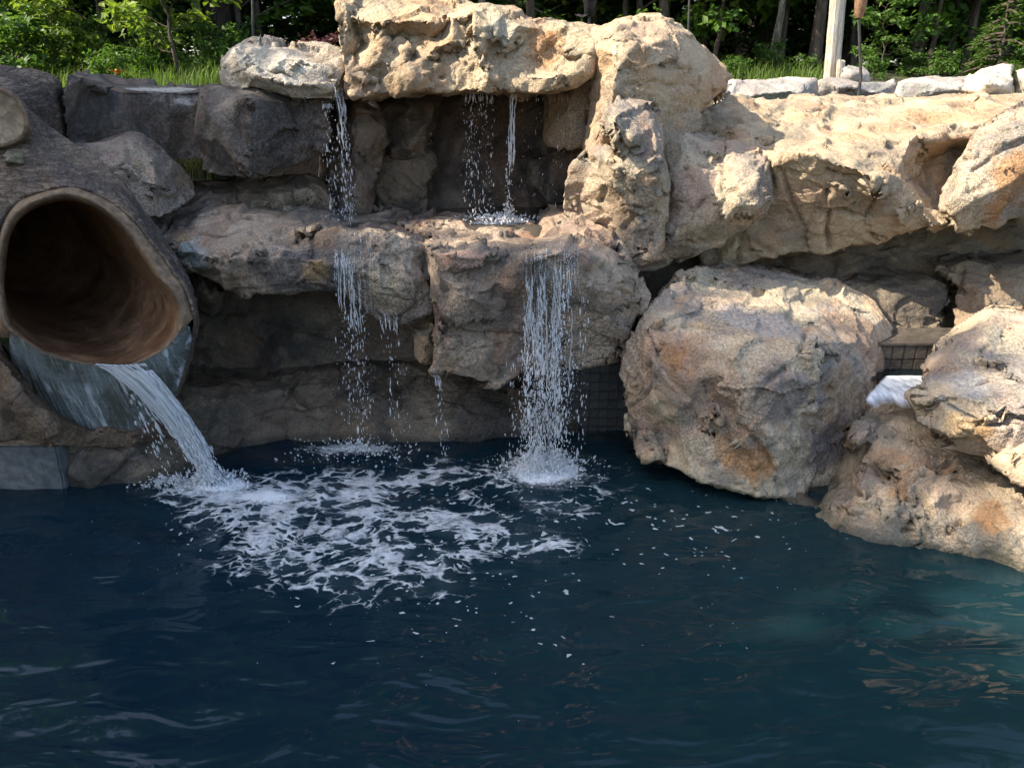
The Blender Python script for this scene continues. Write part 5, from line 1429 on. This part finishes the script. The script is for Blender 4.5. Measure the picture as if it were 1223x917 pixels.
    for k in range(10):
        c = at(114 + 20 * rg.random(), 436, 3.38)
        tgt = np.array([e.x - 0.30 + 0.2 * rg.random(), e.y + rg.normal(0, .05), 0])
        tt = (-0.2 + math.sqrt(0.04 + 2 * 9.81 * c.z)) / 9.81
        st.append((c, ((tgt[0] - c.x) / tt, (tgt[1] - c.y) / tt, -0.2), 12, 0.012, 0.0034, 0.10, None))
    # the coherent core of the jet: a streaky folded sheet
    nu, nt = 60, 90
    U, Tm = np.meshgrid(np.linspace(0, 1, nu), np.linspace(0, 1, nt))
    u, tq = U.ravel(), Tm.ravel()
    c0, c1 = np.array(at(116, 437, 3.35)), np.array(at(168, 436, 3.35))
    S = c0 + (c1 - c0) * u[:, None]
    tt = (-1.1 + math.sqrt(1.21 + 2 * 9.81 * c0[2])) / 9.81
    tg = np.stack([e.x - 0.04 + 0.065 * u, e.y + 0 * u, 0 * u], 1)
    t = tq * tt
    vx, vy = (tg[:, 0] - S[:, 0]) / tt, (tg[:, 1] - S[:, 1]) / tt
    X = np.stack([S[:, 0] + vx * t, S[:, 1] + vy * t, S[:, 2] - 1.1 * t - 4.905 * t ** 2], 1)
    fold = fbm(np.stack([u * 16, tq * 2.5, 0 * u], 1), 61, 3) * 0.022 + fbm(np.stack([u * 34, tq * 9, 0 * u], 1), 62, 2) * 0.010
    X[:, 1] -= fold * (0.3 + tq) + 0.02 * np.sin(u * np.pi)
    X[:, 0] += fold * 0.4 * tq
    hole = fbm(np.stack([u * 20, tq * 3.5, 0 * u + 5], 1), 63, 3) - 0.55 * np.clip(tq - 0.45, 0, 1) - 0.35 * np.abs(u - 0.5)
    ii = np.arange(nu * nt).reshape(nt, nu)
    q = np.stack([ii[:-1, :-1].ravel(), ii[:-1, 1:].ravel(), ii[1:, 1:].ravel(), ii[1:, :-1].ravel()], 1)
    q = q[hole[q].mean(1) > -0.42]
    fall('slide_stream', 'arching blue white jet pouring from the log slide mouth', st, 0.0, 5, [((e.x, e.y, 0), 500, 0.16, 0.022), ((e.x - 0.2, e.y + 0.02, 0), 260, 0.18, 0.012)], None, (), (X, q))
falls()

# ------------------------------------------------------------------ plants
def leaf_quads(C, Nrm, T, L, W):
    """C centres, Nrm leaf normals, T leaf axis; folded diamond leaves, 4 verts each"""
    T = T - Nrm * (T * Nrm).sum(1, keepdims=True)
    T /= np.linalg.norm(T, axis=1, keepdims=True) + 1e-9
    B = np.cross(Nrm, T)
    n = len(C)
    v = np.empty((n, 4, 3))
    v[:, 0] = C - T * L[:, None]
    v[:, 1] = C + B * W[:, None] + Nrm * (W * 0.35)[:, None] - T * (0.1 * L)[:, None]
    v[:, 2] = C + T * L[:, None]
    v[:, 3] = C - B * W[:, None] + Nrm * (W * 0.35)[:, None] - T * (0.1 * L)[:, None]
    f = np.arange(n * 4).reshape(n, 4)
    return v.reshape(-1, 3), f

def unit(a):
    return a / (np.linalg.norm(a, axis=1, keepdims=True) + 1e-9)

def tube(path, radii, k=7):
    path = np.asarray(path, float)
    n = len(path)
    d = np.gradient(path, axis=0)
    d = unit(d)
    ref = np.array([1.0, 0.2, 0.1]) if abs(d[0][2]) > 0.6 else np.array([0, 0, 1.0])
    a = unit(np.cross(d, ref))
    b = np.cross(d, a)
    th = np.arange(k) * 2 * np.pi / k
    r = np.asarray(radii, float)
    v = path[:, None, :] + (np.cos(th)[None, :, None] * a[:, None, :] + np.sin(th)[None, :, None] * b[:, None, :]) * r[:, None, None]
    i = np.arange(n * k).reshape(n, k)
    j = np.roll(i, -1, 1)
    f = np.stack([i[:-1].ravel(), j[:-1].ravel(), j[1:].ravel(), i[1:].ravel()], 1)
    return v.reshape(-1, 3), f

def join(parts):
    V, F, o = [], [], 0
    for v, f in parts:
        V.append(v)
        F.append(np.asarray(f) + o)
        o += len(v)
    return np.concatenate(V), np.concatenate(F)

def hemlock_meshes(seed, h, base, rad, nbr, dens, leaf=0.085, tr=0.16):
    rng = np.random.default_rng(seed)
    zt = np.linspace(0, h, 14)
    path = np.stack([0.10 * np.cumsum(rng.normal(0, 0.3, 14)), 0.10 * np.cumsum(rng.normal(0, 0.3, 14)), zt], 1)
    path[0, :2] = 0
    parts = [tube(path, tr * (1 - zt / h * 0.92) * (1 + 0.5 * np.exp(-zt * 2.5)), 9)]
    C, N, T = [], [], []
    for i in range(nbr):
        u = (i + rng.random()) / nbr
        z = base + (h - base) * u ** 1.15
        a = rng.uniform(0, 2 * np.pi)
        L = rad * (1 - u) ** 0.75 * rng.uniform(0.6, 1.1) + 0.15
        px = np.interp(z, zt, path[:, 0]); py = np.interp(z, zt, path[:, 1])
        s = np.linspace(0, 1, 6)
        br = np.stack([px + np.cos(a) * L * s, py + np.sin(a) * L * s, z + 0.10 * L * s - 0.36 * L * s ** 2], 1)
        parts.append(tube(br, 0.022 * (1 - s * 0.8) * (0.4 + L / rad), 5))
        m = int(dens * L * (0.5 + L / rad))
        ss = rng.uniform(0.12, 1.0, m) ** 0.8
        side = rng.normal(0, 1, m) * 0.20 * L * (1.1 - ss * 0.75)
        p = np.stack([np.interp(ss, s, br[:, k]) for k in range(3)], 1)
        p += np.stack([-np.sin(a) * side, np.cos(a) * side, -np.abs(side) * 0.28 + rng.normal(0, 0.035, m)], 1)
        C.append(p)
        N.append(unit(np.stack([rng.normal(0, .35, m), rng.normal(0, .35, m), np.ones(m)], 1)))
        dirn = np.sign(side)[:, None] * np.array([[-np.sin(a), np.cos(a), -0.3]]) + np.array([[np.cos(a), np.sin(a), -0.3]]) * 0.8
        T.append(unit(dirn + rng.normal(0, .35, (m, 3))))
    C, N, T = np.concatenate(C), np.concatenate(N), np.concatenate(T)
    n = len(C)
    lv, lf = leaf_quads(C, N, T, leaf * rng.uniform(0.6, 1.3, n), leaf * 0.36 * rng.uniform(0.7, 1.2, n))
    tv, tf = join(parts)
    return mesh_from('trunk', tv, tf), mesh_from('crown', lv, lf, False)

def broad_meshes(seed, h, base, rad, ncl, per, leaf=0.10, tr=0.18, cl=0.75, limbs=12, flat=0.6):
    rng = np.random.default_rng(seed)
    zt = np.linspace(0, h * 0.9, 12)
    path = np.stack([0.12 * np.cumsum(rng.normal(0, 0.35, 12)), 0.12 * np.cumsum(rng.normal(0, 0.35, 12)), zt], 1)
    path[0, :2] = 0
    parts = [tube(path, tr * (1 - zt / h * 0.85) * (1 + 0.5 * np.exp(-zt * 2.5)), 9)]
    cents = []
    for i in range(limbs):
        u = (i + rng.random()) / limbs
        z0 = base * 0.85 + (h * 0.86 - base * 0.85) * u
        a = i * 2.4 + rng.uniform(-.5, .5)
        L = rad * (1 - 0.65 * u) * rng.uniform(0.7, 1.1)
        s = np.linspace(0, 1, 6)
        px = np.interp(z0, zt, path[:, 0]); py = np.interp(z0, zt, path[:, 1])
        br = np.stack([px + np.cos(a) * L * s, py + np.sin(a) * L * s, z0 + L * (0.55 * s - 0.15 * s ** 2)], 1)
        br[1:] += rng.normal(0, 0.06 * L, (5, 3))
        parts.append(tube(br, tr * 0.38 * (1 - s * 0.85) * (0.5 + 0.5 * L / rad), 6))
        for _ in range(max(1, ncl // limbs)):
            t = rng.uniform(0.35, 1.1)
            cents.append([np.interp(t, s, br[:, k]) for k in range(3)] + rng.normal(0, 0.16 * rad, 3) * np.array([1, 1, .6]))
    cents = np.array(cents)
    sizes = cl * rng.uniform(0.55, 1.25, len(cents))
    n = len(cents) * per
    d = unit(rng.normal(0, 1, (n, 3))) * (rng.uniform(0, 1, n) ** 0.5)[:, None]
    C = np.repeat(cents, per, 0) + d * np.repeat(sizes, per)[:, None] * np.array([1, 1, flat])
    N = unit(rng.normal(0, .6, (n, 3)) + np.array([0, 0, 0.9]) + d * 0.5)
    T = unit(rng.normal(0, 1, (n, 3)) + d)
    lv, lf = leaf_quads(C, N, T, leaf * rng.uniform(0.6, 1.3, n), leaf * 0.55 * rng.uniform(0.7, 1.2, n))
    tv, tf = join(parts)
    return mesh_from('trunk', tv, tf), mesh_from('crown', lv, lf, False)

def put_tree(name, meshes, mats, x, y, rot, sc, label, cat, group, part=('trunk', 'crown')):
    e = empty(name, (x, y, float(ground_h(np.array([x]), np.array([y]))[0]) - 0.04))
    e.rotation_euler = (0, 0, rot)
    e.scale = (sc, sc, sc)
    tag(e, label, cat, group)
    for me, m, pn in zip(meshes, mats, part):
        if not me.materials:
            me.materials.append(None)
        o = bpy.data.objects.new(pn, me)
        col.objects.link(o)
        o.material_slots[0].link = 'OBJECT'
        o.material_slots[0].material = m
        o.parent = e
    return e

def xof(px, Y):
    return float(at(px, 90, Y).x)

def zone(px):
    if px < 285:
        return 'behind the dark cast rock wall and log slide'
    if px < 410:
        return 'behind the pale cap rock'
    if px < 720:
        return 'behind the capstone'
    if px < 985:
        return 'between the tall sunlit block and the wooden post'
    return 'behind the edging stones beyond the torch'

def pxof(x, y):
    return W0 / 2 + FPX * x / y * 0.98

def forest():
    rng = random.Random(11)
    hem = [hemlock_meshes(1, 13, 0.9, 2.9, 130, 52, 0.095, 0.17), hemlock_meshes(2, 15, 2.0, 3.0, 130, 50, 0.095, 0.20), hemlock_meshes(3, 11, 0.5, 2.6, 120, 52, 0.09, 0.14)]
    brd = [broad_meshes(5, 15, 4.2, 3.4, 66, 110, 0.11, 0.19, 0.9, 14), broad_meshes(6, 16, 5.5, 3.2, 60, 110, 0.11, 0.17, 0.9, 13)]
    low = [broad_meshes(7, 5.5, 1.0, 1.8, 46, 80, 0.085, 0.05, 0.5, 14, 0.5), broad_meshes(8, 4.2, 0.7, 1.5, 40, 80, 0.08, 0.04, 0.45, 12, 0.5)]
    sap = [broad_meshes(9, 1.9, 0.25, 0.75, 36, 42, 0.055, 0.018, 0.24, 14, 0.5), hemlock_meshes(10, 1.9, 0.15, 0.62, 46, 70, 0.045, 0.022)]
    shr = [broad_meshes(12, 0.75, 0.08, 0.55, 34, 42, 0.05, 0.012, 0.20, 12, 0.7), broad_meshes(13, 0.9, 0.1, 0.6, 34, 42, 0.045, 0.012, 0.22, 12, 0.7)]
    G1 = 'evergreen trees in the wood behind the rocks'
    G2 = 'leafy trees in the wood behind the rocks'
    spots = []
    def free(x, y, d):
        return all((x - a) ** 2 + (y - b) ** 2 > d * d for a, b in spots)
    for k in range(900):
        y = rng.uniform(12.5, 33)
        x = rng.uniform(-0.78 * y - 5, 0.78 * y + 5)
        if not free(x, y, 2.3 if y < 20 else 2.7):
            continue
        spots.append((x, y))
        if len(spots) > 92:
            break
    for k, (x, y) in enumerate(spots):
        if rng.random() < 0.60:
            i = rng.randrange(3)
            put_tree('hemlock_tree', hem[i], (M['bark'], M['hemlock']), x, y, rng.uniform(0, 6.28), rng.uniform(0.85, 1.15), 'dark evergreen tree in the wood ' + zone(pxof(x, y)), 'tree', G1 + ', ' + zone(pxof(x, y)))
        else:
            i = rng.randrange(2)
            pb = rng.random() < 0.4
            put_tree('broadleaf_tree', brd[i], (M['pale_bark'] if pb else M['bark'], M['maple']), x, y, rng.uniform(0, 6.28), rng.uniform(0.85, 1.1),
                     ('tall tree with pale trunk ' if pb else 'tall tree with dark trunk ') + zone(pxof(x, y)), 'tree', ('pale' if pb else 'dark') + ' trunked leafy trees ' + zone(pxof(x, y)))
    G3 = 'understorey trees at the edge of the wood'
    for (px, Y, i, sc) in ((20, 11.5, 0, 1.0), (110, 10.8, 1, 1.0), (-60, 11, 1, 1.1), (170, 12.5, 0, 0.9), (330, 14, 1, 1.0), (620, 12, 0, 0.8), (560, 13, 1, 1), (760, 11.5, 0, 0.95), (880, 12.5, 1, 1.0), (930, 11.5, 0, 0.9), (1090, 12.5, 1, 1.1), (1150, 11, 0, 1.0), (1215, 11.8, 1, 1.1), (1300, 11, 0, 1.1), (440, 12.5, 0, 0.9), (680, 13.5, 1, 1.0), (800, 14.5, 0, 1.1), (850, 10.8, 1, 0.75), (960, 13.5, 1, 1.0), (1040, 15, 0, 1.1), (1110, 10.6, 1, 0.7), (1250, 13.5, 0, 1.1), (230, 14, 1, 1.1), (290, 12, 0, 0.9)):
        put_tree('understorey_tree', low[i], (M['bark'], M['young'] if px in (930, 1150, 1215, 620) else M['maple'] if i else M['fern']), xof(px, Y), Y, rng.uniform(0, 6.28), sc, 'low spreading leafy tree ' + zone(px), 'tree', G3 + ' ' + zone(px))  # a few trees take brighter leaves, sun patches put into the colour
    for (px, Y, i) in ((45, 12, 2), (150, 13, 0), (-40, 12.5, 0), (1010, 13.5, 2), (1180, 13, 0), (470, 15, 2), (700, 14.5, 0)):
        put_tree('hemlock_tree', hem[i], (M['bark'], M['hemlock']), xof(px, Y), Y, rng.uniform(0, 6.28), 1.0, 'dark evergreen tree in the wood ' + zone(px), 'tree', G1 + ', ' + zone(px))
    pole = [broad_meshes(31, 11, 4.0, 1.6, 40, 70, 0.10, 0.055, 0.6, 10), broad_meshes(32, 10, 3.6, 1.5, 40, 70, 0.10, 0.045, 0.6, 10)]
    for k in range(26):
        Y = rng.uniform(10.5, 15)
        px = (k + rng.random()) / 26 * 1300 - 40
        pb = rng.random() < 0.45
        put_tree('pole_tree', pole[k % 2], (M['pale_bark'] if pb else M['bark'], M['maple']), xof(px, Y), Y, rng.uniform(0, 6.28), rng.uniform(0.8, 1.3),
                 ('slender pale trunked tree ' if pb else 'slender dark trunked tree ') + zone(px), 'tree', ('pale' if pb else 'dark') + ' slender trees ' + zone(px))
    # particular saplings and shrubs
    put_tree('sapling', sap[0], (M['bark'], M['young']), xof(72, 9.6), 9.6, 0.4, 0.72, 'yellow green sapling catching the sun behind the log slide', 'sapling', None)
    put_tree('sapling', sap[0], (M['bark'], M['young']), xof(226, 9.4), 9.4, 2.2, 1.12, 'bright sunlit sapling left of the pale cap rock', 'sapling', None)
    put_tree('sapling', sap[1], (M['bark'], M['fern']), xof(1180, 9.2), 9.2, 2.2, 0.72, 'small young evergreen standing behind the yellowish boulder', 'sapling', None)
    put_tree('sapling', sap[0], (M['bark'], M['fern']), xof(1060, 9.8), 9.8, 1.2, 0.55, 'thin green sapling just beyond the torch', 'sapling', None)
    put_tree('shrub', shr[0], (M['bark'], M['purple']), xof(385, 8.6), 8.6, 1.0, 0.62, 'dark purple leaved shrub between the cap rock and the capstone', 'shrub', None)
    G4 = 'low shrubs along the edge of the wood'
    for (px, Y, i, sc) in ((125, 8.4, 0, 0.55), (175, 9.2, 1, 0.5), (100, 10, 1, 0.9), (30, 9.5, 0, 1.0), (200, 10.2, 0, 0.8), (270, 9.8, 1, 0.7), (620, 9.5, 0, 0.8), (745, 9, 1, 0.9), (880, 9.6, 0, 0.4), (915, 10.4, 1, 0.5), (960, 10, 0, 0.35), (1045, 9.4, 1, 0.35), (1090, 9.8, 0, 0.4), (1130, 9.4, 1, 0.4), (1215, 9.3, 0, 0.5), (1250, 9, 1, 0.6)):
        put_tree('shrub', shr[i], (M['bark'], M['fern']), xof(px, Y), Y, rng.uniform(0, 6.28), sc, 'low green shrub ' + zone(px), 'shrub', G4 + ' ' + zone(px))
    # trees to the side that shade the pool from the low sun
    side = [broad_meshes(21, 8.0, 0.8, 2.3, 120, 130, 0.14, 0.16, 0.85, 20, 0.8), broad_meshes(22, 8.0, 0.8, 2.3, 120, 130, 0.14, 0.16, 0.85, 20, 0.8)]
    G5 = 'dense leafy trees beside the pool that shade it'
    for k, (x, y, sc, sh) in enumerate(SIDE):
        put_tree('shade_tree', side[k % 2], (M['bark'], M['maple']), x, y, k * 1.7, sc, 'dense round leafy tree beside the pool, shading the slide from the sun', 'tree', G5).scale.z = sh



SIDE = [(-11.3, -5.5, 1.2, 1.7), (-11.0, -3.2, 1.1, 1.8), (-11.2, -1.3, 0.95, 1.68), (-11.0, 0.7, 0.9, 1.53), (-11.3, 2.5, 0.95, 1.43), (-11.0, 4.1, 0.85, 1.42), (-13.8, -1.5, 1.1, 1.75), (-13.5, 3.0, 1.0, 1.5)]
forest()

def blades(name, label, cat, pts, h, mat, seed, loc, kind=None):
    rng = np.random.default_rng(seed)
    n = len(pts)
    a = rng.uniform(0, 2 * np.pi, n)
    hh = h * rng.uniform(0.45, 1.2, n)
    w = 0.0035 + 0.002 * rng.random(n)
    lean = rng.uniform(0.1, 0.7, n) * hh
    dx, dy = np.cos(a), np.sin(a)
    bx, by = -dy * w, dx * w
    P = np.asarray(pts)
    z0 = np.zeros(n)
    v = np.empty((n, 5, 3))
    v[:, 0] = P + np.stack([bx, by, z0], 1)
    v[:, 1] = P - np.stack([bx, by, z0], 1)
    mid = P + np.stack([dx * lean * 0.3, dy * lean * 0.3, hh * 0.6], 1)
    v[:, 2] = mid - np.stack([bx, by, z0], 1) * 0.8
    v[:, 3] = mid + np.stack([bx, by, z0], 1) * 0.8
    v[:, 4] = P + np.stack([dx * lean, dy * lean, hh * (1 - 0.25 * lean / hh)], 1)
    i = np.arange(n)[:, None] * 5
    f = np.concatenate([i + np.array([[0, 1, 2]]), i + np.array([[0, 2, 3]]), i + np.array([[3, 2, 4]])])
    o = link(name, mesh_from(name, v.reshape(-1, 3), f, False), mat, None, loc)
    if kind:
        o['kind'] = kind
        o['label'] = label
        o['category'] = cat
    else:
        tag(o, label, cat)
    return o

def grasses():
    rng = np.random.default_rng(5)
    n = 26000
    y = rng.uniform(6.0, 12.5, n)
    x = rng.uniform(-0.8, 0.8, n) * (y + 1)
    pts = np.stack([x, y, ground_h(x, y) - 0.01], 1)
    cl = vnoise(pts * np.array([0.8, 0.8, 0]), 6) + 0.35 * (pts[:, 0] < -0.8)
    pts = pts[(cl > 0.0) & ((pts[:, 0] < 0.6) | (pts[:, 1] > 8.3))]
    blades('grass', 'rough green grass on the slope behind the rocks', 'grass', pts, 0.26, M['grass'], 3, (0, 9, 1.6), 'stuff')
    # tuft on the rocks
    c = at(232, 206, 4.62)
    pts = np.stack([c.x + rng.normal(0, 0.075, 900), c.y + rng.normal(0, 0.05, 900), c.z - 0.03 + 0 * rng.normal(0, 0.005, 900)], 1)
    blades('grass_tuft', 'tuft of dry green grass growing between the dark square block and the boulder', 'grass tuft', pts, 0.11, M['dry_grass'], 4, tuple(c))
    c = at(80, 176, 4.40)
    pts = np.stack([c.x + rng.normal(0, 0.03, 160), c.y + rng.normal(0, 0.03, 160), c.z - 0.02 + 0 * rng.normal(0, 0.005, 160)], 1)
    blades('grass_tuft', 'tiny sprig of green weeds beside the log slide', 'grass tuft', pts, 0.05, M['grass'], 5, tuple(c))
grasses()

# ------------------------------------------------------------------ garden furniture
M['post'] = plain_mat('weathered grey wood', (0.30, 0.26, 0.21), (0.50, 0.45, 0.37), 5, 0.9, 0.01, (6, 6, 0.4))
M['iron'] = plain_mat('dark iron', (0.025, 0.026, 0.026), (0.05, 0.05, 0.048), 10, 0.5, 0.001)
M['copper'] = plain_mat('brown woven torch head', (0.13, 0.075, 0.045), (0.22, 0.13, 0.08), 30, 0.6, 0.004)
M['lamp'] = plain_mat('black lamp', (0.012, 0.012, 0.014), (0.03, 0.03, 0.033), 10, 0.4, 0.001)
M['petal'] = plain_mat('orange petals', (0.65, 0.22, 0.03), (0.75, 0.35, 0.08), 20, 0.6, 0.001)
M['lilac'] = plain_mat('lilac petals', (0.45, 0.36, 0.62), (0.6, 0.52, 0.75), 20, 0.6, 0.001)

def post(px_b, py_b, px_t, py_t, Y, w, label, hcut=None):
    b, t_ = at(px_b, py_b, Y), at(px_t, py_t, Y)
    d = (t_ - b)
    top = b + d * (hcut or 1.0)
    root_z = float(ground_h(np.array([b.x]), np.array([Y]))[0])
    foot = b - d * ((b.z - root_z) / d.z + 0.05)
    n = 24
    path = np.array([foot + (top - foot) * (k / (n - 1)) for k in range(n)])
    th = np.arange(12) * 2 * np.pi / 12
    prof = (1 + 0.16 * np.cos(th * 3 + 0.5) + 0.08 * np.cos(th * 5)) * w / 2
    v = []
    for k, p in enumerate(path):
        s = 1 - 0.08 * k / n + 0.02 * math.sin(k * 1.7)
        v += [(p[0] + math.cos(a) * r * s, p[1] + math.sin(a) * r * s, p[2] + (0.012 * math.sin(a * 2) if k == n - 1 else 0)) for a, r in zip(th, prof)]
    f = [(k * 12 + j, k * 12 + (j + 1) % 12, (k + 1) * 12 + (j + 1) % 12, (k + 1) * 12 + j) for k in range(n - 1) for j in range(12)]
    v.append(tuple(path[-1] + np.array([0, 0, 0.01])))
    f += [((n - 1) * 12 + j, (n - 1) * 12 + (j + 1) % 12, len(v) - 1) for j in range(12)]
    me = bpy.data.meshes.new('wooden_post')
    me.from_pydata(v, [], f)
    me.update()
    o = link('wooden_post', me, M['post'], None, tuple(foot))
    tag(o, label, 'post')

post(992, 96, 1001, -10, 8.0, 0.135, 'tall weathered grey wooden post leaning behind the edging stones', 2.0)
post(1003, 96, 1004, 73, 7.9, 0.075, 'short cut off wooden post at the foot of the tall post')

def torch(px, py_b, py_j, Y, label, head=True, top=None, group=None):
    b, j = at(px, py_b, Y), at(px + 0.5, py_j, Y)
    gz = float(ground_h(np.array([b.x]), np.array([Y]))[0]) - 0.1
    root = empty('torch', (b.x, Y, gz))
    tag(root, label, 'torch', group)
    v, f = tube(np.array([[b.x, Y, gz], [b.x, Y, (gz + j.z) / 2], [j.x, Y, j.z]]), [0.011, 0.011, 0.011], 8)
    link('pole', mesh_from('pole', v, f), M['iron'], root)
    if head:
        prof = [(0.0, 0.022), (0.02, 0.034), (0.10, 0.044), (0.22, 0.056), (0.30, 0.060), (0.31, 0.050), (0.33, 0.046)]
        v, f = tube(np.array([[j.x, Y, j.z + z] for z, r in prof]), [r for z, r in prof], 16)
        h = link('torch_head', mesh_from('torch_head', v, f), M['copper'], root)
        prof = [(0.325, 0.040), (0.35, 0.040), (0.36, 0.020), (0.39, 0.018), (0.40, 0.004)]
        v, f = tube(np.array([[j.x, Y, j.z + z] for z, r in prof]), [r for z, r in prof], 12)
        c = bpy.data.objects.new('oil_can', mesh_from('oil_can', v, f))
        c.data.materials.append(M['iron'])
        col.objects.link(c)
        c.parent = h
torch(1025, 116, 22, 6.5, 'garden torch with brown tapered head on a thin pole before the edging stones')
torch(301, 48, -6, 7.2, 'thin torch pole rising behind the pale cap rock')
torch(823, 40, -6, 8.4, 'thin torch pole rising behind the tall sunlit block')

def lantern():
    c = at(704, 20, 7.6)
    gz = 1.6
    root = empty('garden_lamp', (c.x, 7.6, gz))
    tag(root, 'small black garden lamp poking up behind the capstone and rim rock', 'lamp')
    v, f = tube(np.array([[c.x, 7.6, gz], [c.x, 7.6, c.z]]), [0.014, 0.014], 8)
    link('stem', mesh_from('stem', v, f), M['lamp'], root)
    prof = [(0.0, 0.02), (0.01, 0.045), (0.09, 0.05), (0.12, 0.06), (0.13, 0.065), (0.17, 0.02), (0.19, 0.004)]
    v, f = tube(np.array([[c.x, 7.6, c.z + z] for z, r in prof]), [r for z, r in prof], 14)
    link('lamp_head', mesh_from('lamp_head', v, f), M['lamp'], root)
lantern()

def flower(px, py, Y, mat, label, r=0.05):
    c = at(px, py, Y)
    gz = float(ground_h(np.array([c.x]), np.array([Y]))[0])
    root = empty('flower', (c.x, Y, gz))
    tag(root, label, 'flower')
    v, f = tube(np.array([[c.x, Y, gz - 0.05], [c.x + 0.01, Y, (gz + c.z) / 2], [c.x, Y, c.z]]), [0.005, 0.004, 0.004], 6)
    link('stalk', mesh_from('stalk', v, f), M['grass'], root)
    for k in range(6):
        a = k * math.pi / 3
        d = np.array([math.cos(a), math.sin(a) * 0.8, 0.55])
        C = np.array([c]) + d * r * 0.6
        lv, lf = leaf_quads(C, unit(np.array([[-d[0] * 0.5, -d[1] * 0.5, 1.0]])), unit(np.array([d])), np.array([r * 0.7]), np.array([r * 0.32]))
        link('petal', mesh_from('petal', lv, lf), mat, root)
flower(141, 89, 7.4, M['petal'], 'single orange lily blooming behind the dark cast rock wall', 0.07)
flower(695, 22, 7.0, M['lilac'], 'single lilac flower showing above the rim rock', 0.05)
